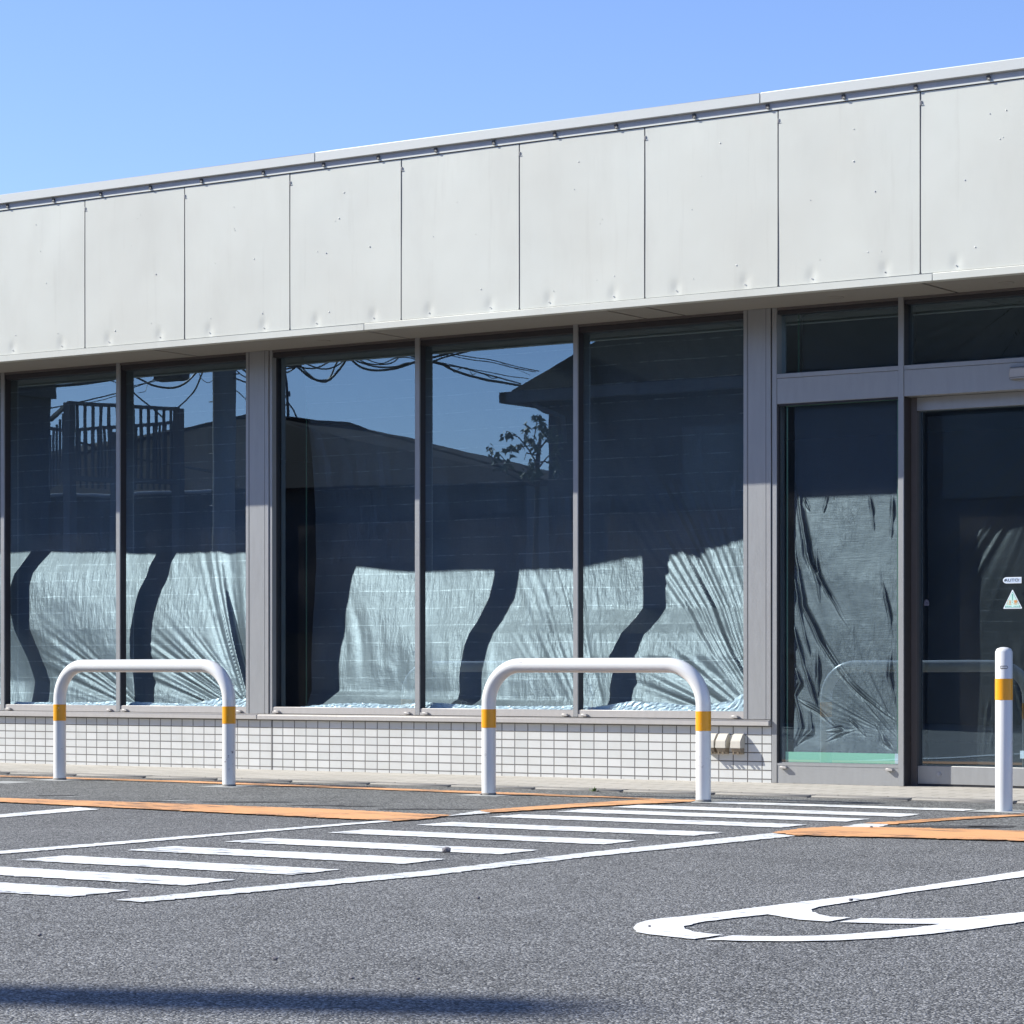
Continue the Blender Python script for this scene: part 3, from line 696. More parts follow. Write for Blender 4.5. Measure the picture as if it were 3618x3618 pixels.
def sheet(name,x0,x1,z0,z1,ctrl,corners,seed,mat_,res=.0085,fold=.010,label='',extra=None,ybase=None,cat='plastic sheet',amp=1.0):
    nx=int((x1-x0)/res); nz=int((z1-z0)/(res*1.15)); X=np.linspace(x0,x1,nx+1); Z=np.linspace(z0,z1,nz+1); XX,ZZ=np.meshgrid(X,Z)
    if ctrl:
        cols=[prof(S,ZZ[:,0]) for _,S in ctrl]; xs=[c for c,_ in ctrl]; Y=np.zeros_like(XX)
        for j in range(nz+1): Y[j]=np.interp(X,xs,[c[j] for c in cols])
    else: Y=np.full_like(XX,ybase)
    r=np.random.default_rng(seed)
    for (cx_,cz,A,rad,lo,hi,sd,fr,*fc_) in corners:
        dx=XX-cx_; dz=ZZ-cz; rr=np.hypot(dx,dz)+1e-4; th=np.degrees(np.arctan2(dz,dx))%360
        f=fnoise(sd,30,1.2,fr,.55); env=np.clip((th-lo)/10,0,1)*np.clip((hi-th)/12,0,1)
        v=f(th/38.0+rr*.02); v=np.abs(v)*1.0-.5
        gx,gz=(fc_ or (cx_,cz)); gr=np.hypot(XX-gx,ZZ-gz)
        Y+= A*amp*v*env*np.clip(rr/.35,0,1)**.9*np.exp(-(gr/rad)**2)
    # small vertical gathers and broad bag-like swells
    g=fnoise(seed+3,26,2,16,.6); g2=fnoise(seed+8,20,.4,2,.6)
    Y+= .0012*amp*g(XX+.22*ZZ+.05*np.sin(ZZ*5))*np.clip(np.sin(ZZ*5.2+seed+XX*1.3),0,1)
    Y+= .0022*amp*g2(XX*.8+.5*ZZ)*np.sin(ZZ*3.1+seed)
    if extra is not None: Y=extra(XX,ZZ,Y)
    Y=np.maximum(Y,.069 if ctrl else ybase-.017)
    if ctrl: Y=np.maximum(Y,.0765)
    v=np.stack([XX,Y,ZZ],-1).reshape(-1,3); q=np.arange((nz+1)*(nx+1)).reshape(nz+1,nx+1)
    fc=np.stack([q[:-1,:-1],q[:-1,1:],q[1:,1:],q[1:,:-1]],-1).reshape(-1,4)
    me=bpy.data.meshes.new(name); me.from_pydata(v.tolist(),[],fc.tolist()); me.polygons.foreach_set('use_smooth',[True]*len(me.polygons)); me.update()
    root=empty(name,((x0+x1)/2,.2,z0),label=label,cat=cat,group='masking film hung behind the shop glass')
    link('film',me,mat_,root); return root
sh1=sheet('plastic_sheet',-4.6,-.80,.45,2.84,[(-4.6,S1),(-2.87,S1),(-1.72,S2),(-.9,S2)],
  [(-.70,-.10,.011,.62,96,118,11,20,-.95,.95),(-.70,.30,.011,.42,128,172,12,12,-1.25,.55),(-1.7,.36,.009,.42,138,172,13,12,-2.3,.58)],21,M_FILM,label='silvery plastic film sagging behind the left pair of windows')
sh2=sheet('plastic_sheet',-.40,3.07,.45,2.84,[(-.40,S3),(-.10,S3),(1.18,S4),(2.33,S5),(3.07,[(v*.75,z) for v,z in S5])],
  [(3.45,.02,.012,.75,108,136,31,22,2.75,1.0),(2.3,-.4,.006,.5,100,132,32,18,1.65,.9),(3.3,.28,.011,.45,138,170,33,12,2.7,.6)],22,M_FILM,label='wrinkled plastic film behind the three middle windows, folds pulled to its lower right corner')
def creases(lines):
    w1=fnoise(91,16,2,12,.8); w2=fnoise(92,16,2,12,.8)
    def ex(XX,ZZ,Y):
        XW=XX+.0016*w1(ZZ*1.3+.3*XX); ZW=ZZ+.0016*w2(XX*1.3+.4*ZZ)
        for (pts,wd,a) in lines:
            D=np.full_like(XX,9.); T=np.zeros_like(XX); n=len(pts)-1
            for i,((xa,za),(xb,zb)) in enumerate(zip(pts[:-1],pts[1:])):
                vx,vz=xb-xa,zb-za; L=vx*vx+vz*vz+1e-9; t=np.clip(((XW-xa)*vx+(ZW-za)*vz)/L,0,1)
                d=np.hypot(XW-xa-t*vx,ZW-za-t*vz); T=np.where(d<D,(i+t)/n,T); D=np.minimum(D,d)
            A=a*np.clip(np.sin(np.pi*np.clip(T,.0,1)),0,1)**.7*(.65+.35*np.sin(T*9+xa*40)); W=wd*(.45+.65*np.clip(np.sin(np.pi*T),0,1)**.8)
            Y=Y-A*1.4*np.exp(-(D/W)**2)+A*.7*np.exp(-((D-W*1.9)/W)**2)
        return Y
    return ex
def cp(pts,o=(2400,1600),s=1.586,Y=.045): return [V(o[0]+a/s,o[1]+b/s,Y)[0::2] for a,b in pts]
cl=[(cp(p),w_,a_) for p,w_,a_ in [
 ([(640,100),(680,300),(720,560),(775,720),(790,840)],.010,.011),([(690,240),(705,420),(740,620),(830,780),(890,880),(960,1000)],.006,.007),
 ([(632,350),(660,620),(700,860),(790,1050),(900,1220),(1050,1400),(1215,1590)],.008,.010),([(632,620),(690,960),(740,1150)],.006,.006),([(640,960),(700,1200),(780,1440)],.008,.010),
 ([(775,1080),(780,1240),(775,1380)],.006,.008),([(640,1180),(680,1290),(650,1360),(690,1540),(640,1660)],.007,.009),([(730,1440),(745,1560),(660,1640)],.006,.008),
 ([(660,1380),(780,1450),(870,1530)],.006,.008),([(900,1240),(1050,1380),(1215,1500)],.006,.008),([(1190,1100),(1180,1250),(1215,1420)],.006,.008),([(1200,220),(1190,480)],.006,.006),
 ([(1065,220),(1095,440)],.005,.006),([(820,1560),(900,1550),(930,1560)],.006,.008),([(1100,1520),(1150,1620),(1200,1660)],.008,.009),([(940,1480),(1050,1590)],.005,.007),
 ([(820,1620),(900,1570),(990,1550)],.005,.007),([(830,230),(810,340)],.004,.005),([(770,540),(780,680),(840,800)],.006,.007),([(690,250),(735,330)],.005,.006),([(1120,640),(1180,900),(1200,1050)],.005,.006)]]
sh3=sheet('plastic_sheet',3.395,4.100,.165,2.30,None,[(4.1,.3,.0015,.4,100,178,51,9)],23,M_FILM2,res=.0036,ybase=.046,extra=creases(cl),amp=.6,label='dull grey film taped inside the narrow sidelight beside the door')
dl=[(cp(p,Y=.16),w_,a_) for p,w_,a_ in [([(1800,430),(1930,310)],.008,.008),([(1515,530),(1580,470)],.006,.006),([(1850,420),(1930,360)],.006,.007),([(1700,1740),(1720,1480),(1730,1380)],.008,.008),([(1740,1740),(1760,1500)],.006,.007),([(1560,1720),(1640,1750)],.006,.01),([(1870,1250),(1930,1500)],.008,.008)]]
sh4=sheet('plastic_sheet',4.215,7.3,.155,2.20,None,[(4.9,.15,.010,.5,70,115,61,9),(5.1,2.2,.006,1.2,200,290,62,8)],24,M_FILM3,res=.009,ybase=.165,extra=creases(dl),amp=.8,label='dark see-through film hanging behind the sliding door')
# upper sheets behind the transom lights
sh5=sheet('plastic_sheet',3.42,4.10,TZ1+.005,2.85,None,[(4.1,2.5,.012,.8,100,178,71,9)],25,M_FILM3,res=.012,ybase=.10,label='dark film behind the small light above the sidelight')
sh6=sheet('plastic_sheet',4.16,7.4,TZ1+.005,2.85,None,[(5.0,2.95,.02,1.0,180,300,72,7)],26,M_FILM3,res=.014,ybase=.11,label='dark film behind the long light above the door')
# green tape
def tape(parent,a,b,mm=None): m=MB(); m.box(a,b); m.build('green_tape',mm or M_TAPE,parent)
tape(sh3,(3.345,.0275,.158),(4.103,.0282,.219)); tape(sh3,(3.352,.0275,.220),(3.361,.0282,2.29),M_TAPES); tape(sh3,(4.084,.0275,.220),(4.092,.0282,2.29),M_TAPES); tape(sh3,(3.345,.0265,2.294),(4.103,.027,2.303),M_TAPES)
tape(sh2,(-.405,.13,.46),(-.395,.131,2.8),M_TAPED); tape(sh5,(3.40,.08,TZ1+.003),(3.412,.081,2.85),M_TAPED)
m=MB(); m.box((4.070,.0262,.160),(4.100,.0270,.2195)); m.build('tape_end',M_HEM,sh3)
# crumpled hem of the film on the sill
def hem(parent,x0,x1,hf,seed):
    r=random.Random(seed); m=MB(); n=int((x1-x0)/.018); rows=[]
    for i in range(n+1):
        x=x0+(x1-x0)*i/n; h=hf(x); rw=[]
        for k in range(6):
            t=k/5; rw.append(m.bm.verts.new((x+r.uniform(-.006,.006),.083+.012*t+r.uniform(-.004,.005)*(1 if 0<k else .3),.456+h*1.7*t+r.uniform(-.003,.003))))
        rows.append(rw)
    for i in range(n):
        for k in range(5):
            q=(rows[i][k],rows[i+1][k],rows[i+1][k+1],rows[i][k+1]); m.bm.faces.new((q[0],q[1],q[2])); m.bm.faces.new((q[0],q[2],q[3]))
    m.build('film_hem',M_HEM,parent,recalc=False)
ip=lambda xs,ys:(lambda x:float(np.interp(x,xs,ys)))
hem(sh1,-4.5,-.83,ip([-3.1,-2.3,-2.1,-2.0,-1.9,-1.4,-1.15,-1.0,-.85],[.012,.012,.020,.014,.016,.010,.034,.030,.036]),3)
hem(sh2,-.42,3.07,ip([-.4,-.2,.1,.4,.6,.75,1.1,1.6,1.85,1.95,2.2,2.45,2.65,2.8,2.95,3.0,3.07],[.004,.014,.020,.012,.026,.022,.012,.014,.018,.012,.034,.030,.020,.026,.042,.062,.058]),4)

# ---------------------------------------------------------------- stones and weed
M_STONE=conc('dark_stone',(.16,.15,.16),90)
def stone(px,py,s,label,seed):
    r=random.Random(seed); c=G(px,py); m=MB(); q=bmesh.ops.create_icosphere(m.bm,subdivisions=2,radius=s)
    for v in q['verts']:
        v.co=Vector((v.co.x*1.15,v.co.y,v.co.z*.72))*(1+r.uniform(-.16,.16)); v.co+=Vector((c[0],c[1],s*.6+.006+GZ))
    o=m.build('stone',M_STONE,None,label=label,cat='stone'); return o
stone(1577,3018,.0165,'small dark stone lying on a white hatch stripe',1)
stone(1689,3183,.006,'tiny dark pebble on open asphalt below the speckled line',2)
stone(972,3402,.007,'tiny black pebble at the lower left centre near the long shadow',3)
stone(3006,3190,.006,'tiny black pebble under the upper edge of the white painted loop',4)
stone(2295,3283,.004,'tiny speck of grit on the left tip of the white painted loop',5)
stone(3079,2929,.006,'tiny black pebble on the faded line end in the right orange band',6)
stone(139,3316,.006,'tiny dark pebble near the left edge of the asphalt',7)
stone(1244,3470,.005,'tiny dark pebble just above the long pole shadow',8)
stone(1476,3472,.005,'tiny dark pebble above the right end of the pole shadow',9)
stone(1700,2812,.006,'tiny black pebble at the foot of the middle barrier leg',10)
M_LEAF=mat('weed_green',(.10,.16,.04),.6)
wc=G(1200+1412/1.61,2300+806/1.61)
m=MB()
for k in range(34):
    a=random.uniform(0,6.28); L=random.uniform(.012,.035); e=random.uniform(.2,1.35)
    b0=Vector((wc[0]+random.gauss(0,.012),-1.318+random.gauss(0,.004),.004+GZ)); d=Vector((math.cos(a)*math.cos(e),math.sin(a)*math.cos(e)*.5,math.sin(e))); s_=Vector((-math.sin(a),math.cos(a),0))*.0035
    m.bm.faces.new([m.bm.verts.new(p) for p in (b0,b0+d*L*.5-s_,b0+d*L,b0+d*L*.5+s_)])
m.build('weed',M_LEAF,None,recalc=False,label='small green weed sprouting at the kerb between the barrier and the sidelight',cat='weed')

# ================================================================ the street behind the camera, seen mirrored in the glass
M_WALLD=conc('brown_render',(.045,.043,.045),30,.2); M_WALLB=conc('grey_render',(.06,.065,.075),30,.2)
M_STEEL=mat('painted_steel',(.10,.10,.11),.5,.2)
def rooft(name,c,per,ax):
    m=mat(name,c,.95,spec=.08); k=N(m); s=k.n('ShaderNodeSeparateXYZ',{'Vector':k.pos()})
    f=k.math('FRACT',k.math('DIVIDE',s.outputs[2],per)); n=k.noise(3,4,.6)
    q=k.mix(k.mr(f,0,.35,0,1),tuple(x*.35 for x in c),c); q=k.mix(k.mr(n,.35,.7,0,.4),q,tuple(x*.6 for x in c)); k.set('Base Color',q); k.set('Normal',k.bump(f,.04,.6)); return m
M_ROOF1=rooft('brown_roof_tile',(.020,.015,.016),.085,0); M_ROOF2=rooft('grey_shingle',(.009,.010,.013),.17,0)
# pole
pc=M(791,2367,47); 
pole=empty('utility_pole',(pc[0],pc[1],0),label='tall round concrete utility pole across the lot, mirrored in the second window',cat='utility pole')
MB().tube([(pc[0],pc[1],0),(pc[0],pc[1],5),(pc[0],pc[1],12),(pc[0],pc[1],20.9)],.205,20,r1=.19).build('pole_shaft',M_POLEC,pole)
for z,l in ((8.6,1.2),(16.2,1.6),(17.6,1.4)):
    m=MB(); m.box((pc[0]-l/2,pc[1]-.21,z),(pc[0]+l/2,pc[1]-.13,z+.08)); m.build('cross_arm',M_STEEL,pole)
for k in range(12): MB().tube([(pc[0]-.33 if k%2 else pc[0],pc[1],2.2+k*.45),(pc[0] if k%2 else pc[0]+.33,pc[1],2.2+k*.45)],.011,6).build('step_bolt',M_STEEL,pole)
# cables
M_CAB=mat('black_cable',(.025,.027,.03),.5)
C4=lambda L:[(a/1.932,1200+b/1.932) for a,b in L]
C6=lambda L:[(900+a/1.61,1150+b/1.61) for a,b in L]
def smooth(L,d0,d1,n=6):
    P_=[Vector((a,b,0)) for a,b in L]; out=[]
    P_=[P_[0]*2-P_[1]]+P_+[P_[-1]*2-P_[-2]]
    for i in range(1,len(P_)-2):
        for k in range(n):
            t=k/n; a,b,c,d=P_[i-1:i+3]; out.append(.5*((2*b)+(c-a)*t+(2*a-5*b+4*c-d)*t*t+(3*b-a-3*c+d)*t**3))
    out.append(P_[-2]); N_=len(out)-1
    return [M(q.x,q.y,d0+(d1-d0)*i/N_) for i,q in enumerate(out)]
cabs=[(C4([(-60,350),(380,318),(600,298),(780,270),(870,240),(1060,230),(1340,215)]),.035,44,'thick cable sloping over the balcony roof'),
 (C4([(-60,340),(400,308),(790,262)]),.018,43.5,'thin cable just above the thick one over the balcony'),
 (C4([(380,325),(700,280),(800,296),(880,330),(1000,300),(1130,262)]),.016,44.5,'thin looping cable above the balcony'),
 (C4([(870,235),(960,275),(1060,318),(1180,328),(1270,290),(1350,210),(1400,150)]),.036,45,'thick cable sagging deeply in front of the pole'),
 (C4([(300,470),(350,470),(430,455),(560,425),(700,390),(800,368)]),.022,44,'cable rising over the balcony corner'),
 (C4([(500,440),(640,425),(800,385)]),.014,44.2,'thin cable just over the top rail'),
 (C4([(820,300),(880,335),(950,400),(1030,460),(1120,540)]),.026,45,'cable running down behind the railing'),
 (C4([(1420,130),(1385,215),(1340,330),(1290,400),(1220,468)]),.026,45,'cable curving down beside the railing end'),
 (C4([(870,240),(950,240),(1060,232),(1180,265),(1260,235),(1390,205),(1450,215)]),.018,46,'cable passing the splice box'),
 (C4([(1380,140),(1360,215),(1380,270),(1420,295),(1450,280)]),.012,46,'very thin wire loop left of the pole'),
 (C4([(870,325),(990,300),(1080,268),(1200,250)]),.014,46,'thin cable climbing to the splice box'),
 (C4([(940,365),(990,355),(1010,310),(1060,260)]),.010,46,'hair-thin wire loop under the splice box'),
 (C4([(1600,180),(1640,190),(1700,230),(1900,330)]),.03,47,'cable leaving the pole to the right'),
 (C4([(1590,260),(1650,280),(1720,310),(1900,400)]),.03,47,'lower cable leaving the pole to the right'),
 (C4([(1590,190),(1650,240),(1720,260),(1900,250)]),.022,47,'middle cable leaving the pole'),
 (C4([(1600,340),(1640,375),(1700,440),(1790,560)]),.016,47,'wire slanting down from the pole'),
 (C4([(540,700),(600,715),(740,755),(900,800),(1080,840),(1440,905)]),.030,44.5,'low cable seen through the railing'),
 (C4([(560,712),(700,745),(1000,830),(1440,890)]),.022,44.6,'second low cable seen through the railing'),
 (C6([(60,280),(150,235),(250,225),(330,150)]),.028,46,'cable loop at the left of the dish'),
 (C6([(60,330),(145,275),(200,262),(260,215),(330,170),(400,130)]),.026,46,'lower cable loop left of the dish'),
 (C6([(90,250),(150,250),(240,235),(280,215),(360,185),(450,150)]),.03,46,'cable crossing above the dish'),
 (C6([(190,190),(250,240),(320,300),(370,320),(410,322),(450,290),(490,240),(530,170),(560,120)]),.040,46,'thickest cable loop between dish and mullion'),
 (C6([(220,180),(300,270),(350,310),(400,315),(430,300),(470,210),(510,150)]),.028,46,'inner cable loop between dish and mullion'),
 (C6([(170,180),(260,235),(350,243),(440,200),(500,160),(560,120)]),.026,46,'shallow cable loop under the soffit'),
 (C6([(230,170),(310,225),(400,250),(470,230),(520,180),(570,130)]),.026,46,'second shallow cable loop'),
 (C6([(150,210),(260,205),(350,208),(450,170)]),.022,46,'flat cable loop'),
 (C6([(500,150),(540,190),(600,235),(680,255),(780,248),(860,225),(910,205),(990,185),(1100,160),(1220,130),(1340,115)]),.040,46,'thick cable sweeping across the third window'),
 (C6([(540,180),(600,210),(700,235),(800,235),(870,215),(980,210),(1080,180),(1240,140),(1320,118)]),.030,46,'second thick cable sweeping across the third window'),
 (C6([(570,180),(640,215),(720,222),(790,210),(840,165)]),.022,46,'short loop at the third window'),
 (C6([(600,175),(660,200),(730,215),(800,190),(880,185),(920,200)]),.018,46,'short low loop at the third window'),
 (C6([(840,150),(880,170),(940,190),(1000,205),(1060,215),(1150,262),(1280,300),(1400,322),(1510,342)]),.042,46,'heavy cable running to the eave of the right house'),
 (C6([(900,170),(980,200),(1080,225),(1180,240),(1300,275),(1420,305),(1510,330)]),.024,46,'lighter cable running to the eave'),
 (C6([(900,165),(990,195),(1060,210),(1300,262),(1430,285),(1560,300)]),.014,46,'thin cable running to the roof slope'),
 (C6([(900,130),(1010,150),(1150,165),(1350,200),(1500,235),(1620,258)]),.016,47,'thin upper line to the roof'),
 (C6([(900,140),(1010,155),(1140,175),(1340,212),(1500,245),(1600,262)]),.016,47,'second thin upper line to the roof'),
 (C6([(1380,205),(1480,245),(1570,280)]),.008,47,'hair line near the roof'),
 (C6([(1060,215),(1100,225),(1140,265),(1170,245),(1210,240),(1240,280),(1270,265),(1320,285),(1350,300),(1390,295)]),.014,46,'spiral lashing wire on the heavy cable')]
for L,r_,d,lab in cabs:
    MB().tube(smooth(L,d-.3,d+.3),r_*.5,8).build('cable',M_CAB,None,label=lab+', mirrored in the glass',cat='cable',group='overhead cables across the street')
c=M(*C4([(1175,240)])[0],46)
m=MB(); m.box((c[0]-.33,c[1]-.12,c[2]-.10),(c[0]+.30,c[1]+.12,c[2]+.12),.03); m.box((c[0]-.25,c[1]-.1,c[2]+.12),(c[0]+.36,c[1]+.1,c[2]+.19),.02); m.build('splice_box',M_STEEL,None,label='black splice box hanging on the cables, mirrored in the second window',cat='splice box')

# building at the far left with its railed balcony
d=46; a=M(176,1700,d); a=(a[0],a[1]+7,0)
lbm=empty('corner_building',(a[0]-3,a[1]-3,0),label='dark grey rendered building with steel balcony mirrored in the leftmost window',cat='building')
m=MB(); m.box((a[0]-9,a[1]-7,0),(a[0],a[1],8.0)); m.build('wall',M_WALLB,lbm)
zt=M(176,1412,d)[2]; m=MB(); m.box((a[0]-9.1,a[1]-7.05,zt),(a[0]+.09,a[1]+.06,zt+3.6)); m.build('upper_wall',M_WALLB,lbm)
# balcony: front rail + return
D1=36; fr=M(633,1446,D1); fl=M(246,1424,35.2)
def railrun(p,q,zt0,zt1,zb,n,thick=.030):
    p=Vector(p); q=Vector(q)
    m=MB()
    for k in range(n+1):
        t=k/n; s=p.lerp(q,t); m.box((s.x-thick/2,s.y-thick/2,zb),(s.x+thick/2,s.y+thick/2,zt0+(zt1-zt0)*t))
    m.build('baluster',M_STEEL,lbm,kind='stuff') if n>100 else m.build('balusters',M_STEEL,lbm)
    def bar(z0,z1,h):
        m=MB(); bm=m.bm; u=(q-p).normalized(); nn=Vector((-u.y,u.x))*.03
        vs=[bm.verts.new(v) for v in ((p.x-nn.x,p.y-nn.y,z0-h/2),(p.x+nn.x,p.y+nn.y,z0-h/2),(q.x+nn.x,q.y+nn.y,z1-h/2),(q.x-nn.x,q.y-nn.y,z1-h/2),(p.x-nn.x,p.y-nn.y,z0+h/2),(p.x+nn.x,p.y+nn.y,z0+h/2),(q.x+nn.x,q.y+nn.y,z1+h/2),(q.x-nn.x,q.y-nn.y,z1+h/2))]
        for f in ((0,1,2,3),(4,5,6,7),(0,1,5,4),(1,2,6,5),(2,3,7,6),(3,0,4,7)): bm.faces.new([vs[i] for i in f])
        m.build('rail',M_STEEL,lbm)
    bar(zt0,zt1,.075); return bar
zr=fr[2]; zl=fl[2]; zb=M(633,1705,D1)[2]
p_,q_=(fl[0],fl[1]),(fr[0],fr[1])
def posts(pq,zt0,zt1,n,th=.03):
    p=Vector(pq[0]);q=Vector(pq[1])
    for k in range(n+1):
        t=k/n; s=p.lerp(q,t)
        bx('baluster',(s.x-th/2,s.y-th/2,zb),(s.x+th/2,s.y+th/2,zt0+(zt1-zt0)*t),M_STEEL,lbm)
posts((p_,q_),zl-.02,zr-.02,14)
def bar(p,q,z0,z1,h,w_=.05,nm='rail'):
    p=Vector(p);q=Vector(q); m=MB(); bm=m.bm; u=(q-p).normalized(); nn=Vector((-u.y,u.x))*w_/2
    vs=[bm.verts.new(v) for v in ((p.x-nn.x,p.y-nn.y,z0-h/2),(p.x+nn.x,p.y+nn.y,z0-h/2),(q.x+nn.x,q.y+nn.y,z1-h/2),(q.x-nn.x,q.y-nn.y,z1-h/2),(p.x-nn.x,p.y-nn.y,z0+h/2),(p.x+nn.x,p.y+nn.y,z0+h/2),(q.x+nn.x,q.y+nn.y,z1+h/2),(q.x-nn.x,q.y-nn.y,z1+h/2))]
    for f in ((0,1,2,3),(4,5,6,7),(0,1,5,4),(1,2,6,5),(2,3,7,6),(3,0,4,7)): bm.faces.new([vs[i] for i in f])
    m.build(nm,M_STEEL,lbm)
bar(p_,q_,zl,zr,.045); 
zm0=M(270,1484,35.2)[2]; zm1=M(610,1452,D1)[2]; 
# rear railing of the same balcony, slightly farther
fr2=M(628,1452,37.6); fl2=M(262,1481,37.0)
bar(fl2[:2],fr2[:2],zm0+.02,zm1,.045); posts((fl2[:2],fr2[:2]),zm0,zm1,17,.026)
sl_=M(176,1484,37.4); bar(p_,sl_[:2],zl,M(179,1484,37.4)[2],.045); posts((p_,sl_[:2]),zl,zm0,6,.026)
ra=M(176,1488,36.4); bar(fl2[:2],ra[:2],zm0,zm0,.04)
bx('post',(fl[0]-.06,fl[1]-.06,0),(fl[0]+.05,fl[1]+.06,zl),M_STEEL,lbm); bx('post',(fr[0]-.05,fr[1]-.05,0),(fr[0]+.05,fr[1]+.05,zr),M_STEEL,lbm)
bx('post',(fr2[0]-.07,fr2[1]-.04,0),(fr2[0]+.0,fr2[1]+.04,zm1),M_STEEL,lbm)
mp=M(403,1600,37); bx('post',(mp[0]-.04,mp[1]-.04,0),(mp[0]+.04,mp[1]+.04,zm0),M_STEEL,lbm)
bar(p_,q_,zb,zb,.06,.1,'edge_beam')
# hip-roofed house
hb=empty('hip_roof_house',(M(900,2367,60)[0],M(900,2367,60)[1],0),label='house with a wide brown hipped tile roof mirrored across the second and third windows',cat='house')
FL=M(-420,1762,55); FR=M(1935,1702,54); BL=M(-420,1700,70); BR=M(2050,1690,68); A_=M(872,1470,60); B1=M(1235,1499,61); B2=M(1300,1522,61)
m=MB(); vs=[m.bm.verts.new(p) for p in (FL,FR,BR,BL,A_,B1,B2)]
for f in ((0,1,6,5,4),(1,2,6),(2,3,4,5,6),(3,0,4)):
    m.bm.faces.new([vs[i] for i in f])
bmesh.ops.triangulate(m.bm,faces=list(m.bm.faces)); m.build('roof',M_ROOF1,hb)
m=MB()
for e in ((A_,B1),(B1,B2),(B2,FR),(A_,FL)): m.tube([e[0],e[1]],.05,8)
m.build('ridge_tile',M_ROOF1,hb)
fm=[FL[i]+(FR[i]-FL[i])*.5 for i in range(3)]
m=MB(); m.tube([(FL[0],FL[1],FL[2]-.03),(fm[0],fm[1],fm[2]-.03)],.035,8); m.mi=1; m.tube([(fm[0],fm[1],fm[2]-.03),(FR[0],FR[1],FR[2]-.03)],.05,8); m.build('gutter',[mat('pale_gutter',(.5,.48,.46),.5),M_ROOF1],hb)
def wallp(m,P4,inset=.6):
    c=Vector((sum(p[0] for p in P4)/4,sum(p[1] for p in P4)/4)); Q=[]
    for p in P4:
        v=Vector(p[:2])-c; v=v*(1-inset/v.length); Q.append((c.x+v.x,c.y+v.y,p[2]+.1))
    for i in range(4):
        a,b=Q[i],Q[(i+1)%4]; m.bm.faces.new([m.bm.verts.new(x) for x in ((a[0],a[1],0),(b[0],b[1],0),b,a)])
m=MB(); wallp(m,(FL,FR,BR,BL)); m.build('wall',M_WALLB,hb)
# satellite dish on its ridge
dd=60; pb=M(1021,1480,dd); ptop=M(1008,1275,dd); pm=M(1016,1390,dd)
dish=empty('satellite_dish',pb,label='satellite dish on a tripod mast on the hipped roof, mirrored beside the column',cat='satellite dish')
MB().tube([pb,M(1020,1440,dd),pm,M(1009,1330,dd),ptop],.030,8).build('mast',M_STEEL,dish)
m=MB(); 
for L in ([(1019,1425),(1000,1445),(989,1472)],[(1022,1425),(1042,1450),(1053,1480)],[(1021,1420),(1024,1450),(1025,1478)]): m.tube([M(a,b,dd) for a,b in L],.020,6)
m.build('tripod_leg',M_STEEL,dish)
c=M(997,1402,dd); m=MB(); rings=[]
ux=Vector((RT[0],-RT[1],0)); uf=Vector((FW[0],-FW[1],0)); ax_=(ux*.93+uf*.36).normalized(); s1=Vector((0,0,1)); s2=ax_.cross(s1).normalized()
for i in range(6):
    r0=.22*i/5; rings.append([m.bm.verts.new(Vector(c)+ax_*(-.05*(i/5)**2)+s1*(r0*math.cos(k*math.pi/12))+s2*(r0*math.sin(k*math.pi/12))) for k in range(24)] if i else [m.bm.verts.new(Vector(c))])
for i in range(5):
    for k in range(24):
        if i==0: m.bm.faces.new((rings[0][0],rings[1][k],rings[1][(k+1)%24]))
        else: m.bm.faces.new((rings[i][k],rings[i+1][k],rings[i+1][(k+1)%24],rings[i][(k+1)%24]))
m.build('dish_reflector',M_STEEL,dish)
m=MB(); m.tube([c,M(1016,1400,dd)],.03,8); m.tube([M(1018,1385,dd),M(1021,1402,dd)],.055,8); m.build('bracket',M_STEEL,dish)
# right house: hip roof, eave corner mirrored at the fourth window
d=38; ec=Vector(M(1806,1392,d)); ze=ec.z; wc_=Vector(M(1987,1500,d+.6))
rh=empty('shingle_house',(ec.x+7,ec.y-5,0),label='two-storey house with a dark shingle hip roof and gutter, mirrored in the right windows',cat='house')
LX,LY,pt=17.0,12.0,.82
x0,y0=ec.x,ec.y; rz=ze+.05+pt*LY/2
v=[(x0,y0,ze+.05),(x0+LX,y0,ze+.05),(x0+LX,y0-LY,ze+.05),(x0,y0-LY,ze+.05),(x0+LY/2,y0-LY/2,rz),(x0+LX-LY/2,y0-LY/2,rz)]
m=MB(); vs=[m.bm.verts.new(p) for p in v]
for f in ((0,1,5,4),(1,2,5),(2,3,4,5),(3,0,4)): m.bm.faces.new([vs[i] for i in f])
b=[m.bm.verts.new((p[0],p[1],p[2]-.14)) for p in v[:4]]
for i in range(4): m.bm.faces.new((vs[i],vs[(i+1)%4],b[(i+1)%4],b[i]))
m.bm.faces.new(b); m.build('roof',M_ROOF2,rh)
m=MB(); m.box((x0-.10,y0+.0,ze-.13),(x0+LX,y0+.12,ze+.02)); m.box((x0-.12,y0-LY,ze-.13),(x0,y0+.12,ze+.02)); m.build('gutter',M_STEEL,rh)
wx=wc_.x; wy=y0-.55
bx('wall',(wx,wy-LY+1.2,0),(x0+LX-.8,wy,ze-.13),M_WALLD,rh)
m=MB(); m.tube([M(a,b_,d-.2) for a,b_ in ((1888,1424),(1900,1436),(1925,1450),(1960,1462),(1990,1474),(1994,1560))],.038,8); m.build('downpipe',M_STEEL,rh)
for k,(xa,za) in enumerate(((2.2,2.9),(6.0,2.9),(9.5,2.9),(3.5,.9),(8,.9))):
    m=MB(); m.box((wx+xa,wy,za),(wx+xa+1.6,wy+.05,za+1.1)); m.build('window',mat('dark_window',(.03,.035,.04),.2),rh)
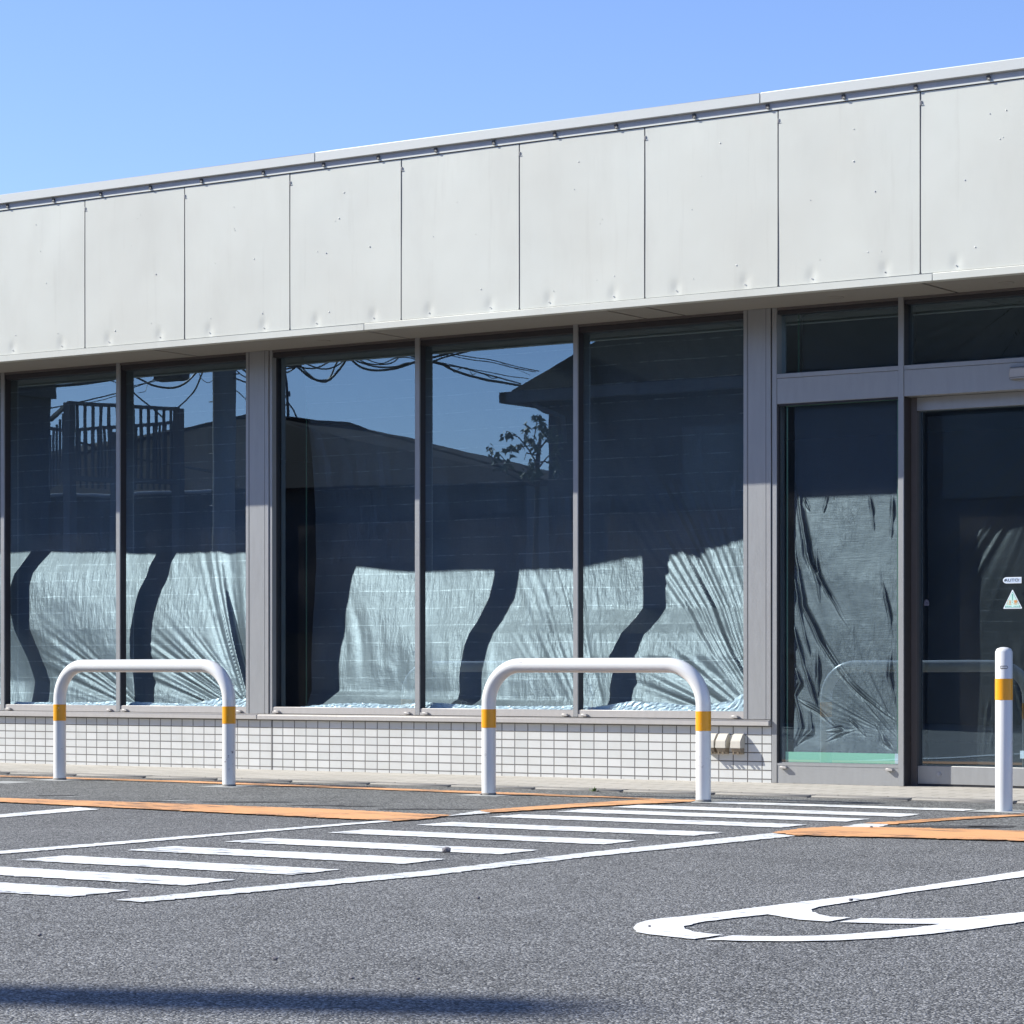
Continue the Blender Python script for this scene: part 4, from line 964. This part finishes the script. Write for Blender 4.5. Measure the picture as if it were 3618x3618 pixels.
# tree between the houses
TD=33.5
tr=empty('persimmon_tree',M(1893,2367,TD)[:2]+(0,),label='sparse young tree with drooping leaves beside the shingle house, mirrored in the fourth window',cat='tree')
M_BARK=mat('bark',(.07,.055,.04),.9); M_TLEAF=mat('tree_leaf',(.07,.10,.035),.55)
m=MB(); m.tube([M(1890,2500,TD),M(1893,2000,TD),M(1898,1700,TD),M(1903,1600,TD),M(1912,1530,TD)],.045,8,r1=.018)
for L in ([(1900,1640),(1870,1590),(1830,1545),(1795,1530)],[(1903,1600),(1885,1560),(1895,1500),(1900,1465)],[(1898,1660),(1930,1620),(1960,1590)],[(1905,1590),(1940,1545),(1965,1520)],[(1899,1635),(1925,1632),(1955,1640)],[(1896,1680),(1870,1660),(1850,1650)],[(1905,1580),(1870,1575),(1815,1580)],[(1893,1720),(1840,1680),(1800,1650),(1760,1600)],[(1893,1720),(1780,1670),(1740,1620),(1725,1575)],[(1899,1610),(1860,1600),(1852,1625)]):
    m.tube([M(a,b_,TD+random.uniform(-.2,.2)) for a,b_ in L],.012,6,r1=.005)
m.build('trunk',M_BARK,tr)
m=MB()
for cx_,cy_,sx,sy,n in ((1795,1532,18,8,16),(1803,1580,22,8,22),(1835,1572,14,8,8),(1858,1515,9,18,12),(1860,1545,10,12,10),(1897,1470,14,9,10),(1912,1495,10,16,16),(1915,1530,10,14,14),(1882,1560,12,14,16),(1895,1585,8,16,10),(1945,1515,22,16,34),(1960,1545,20,16,30),(1965,1590,14,24,34),(1960,1640,16,22,26),(1885,1640,16,14,20),(1880,1670,14,18,18),(1905,1665,10,12,8),(1735,1585,14,16,6),(1748,1615,20,14,10),(1780,1650,20,12,12),(1850,1672,14,10,10),(1795,1620,8,12,4),(1970,1668,12,12,14)):
    for _ in range(int(n*1.8)):
        c=Vector(M(random.gauss(cx_,sx*.6),random.gauss(cy_,sy*.6),TD+random.uniform(-.5,.5)))
        if c.x>M(1985,1500,TD)[0]: continue
        L=random.uniform(.06,.11); 
        dn=Vector((random.gauss(0,.7),random.gauss(0,.7),-random.uniform(.3,1))).normalized(); sd=dn.cross(Vector((random.gauss(0,1),random.gauss(0,1),random.gauss(0,1)))).normalized()*L*.24; nn=dn.cross(sd).normalized()*L*.08
        q=[c,c+dn*L*.35+sd+nn,c+dn*L,c+dn*L*.35-sd+nn,c+dn*L*.5]
        vv=[m.bm.verts.new(x) for x in q]
        m.bm.faces.new((vv[0],vv[1],vv[4])); m.bm.faces.new((vv[1],vv[2],vv[4])); m.bm.faces.new((vv[2],vv[3],vv[4])); m.bm.faces.new((vv[3],vv[0],vv[4]))
m.build('crown',M_TLEAF,tr,recalc=False)
# block wall along the far side of the lot
bx('block_wall',(-60,-14.2-9.0,0),(-13,-14.0-9.0,1.35),M_WALLD,label='long low dark block wall on the far side of the lot, mirrored low in the windows',cat='wall')
for o in (ground,): pass
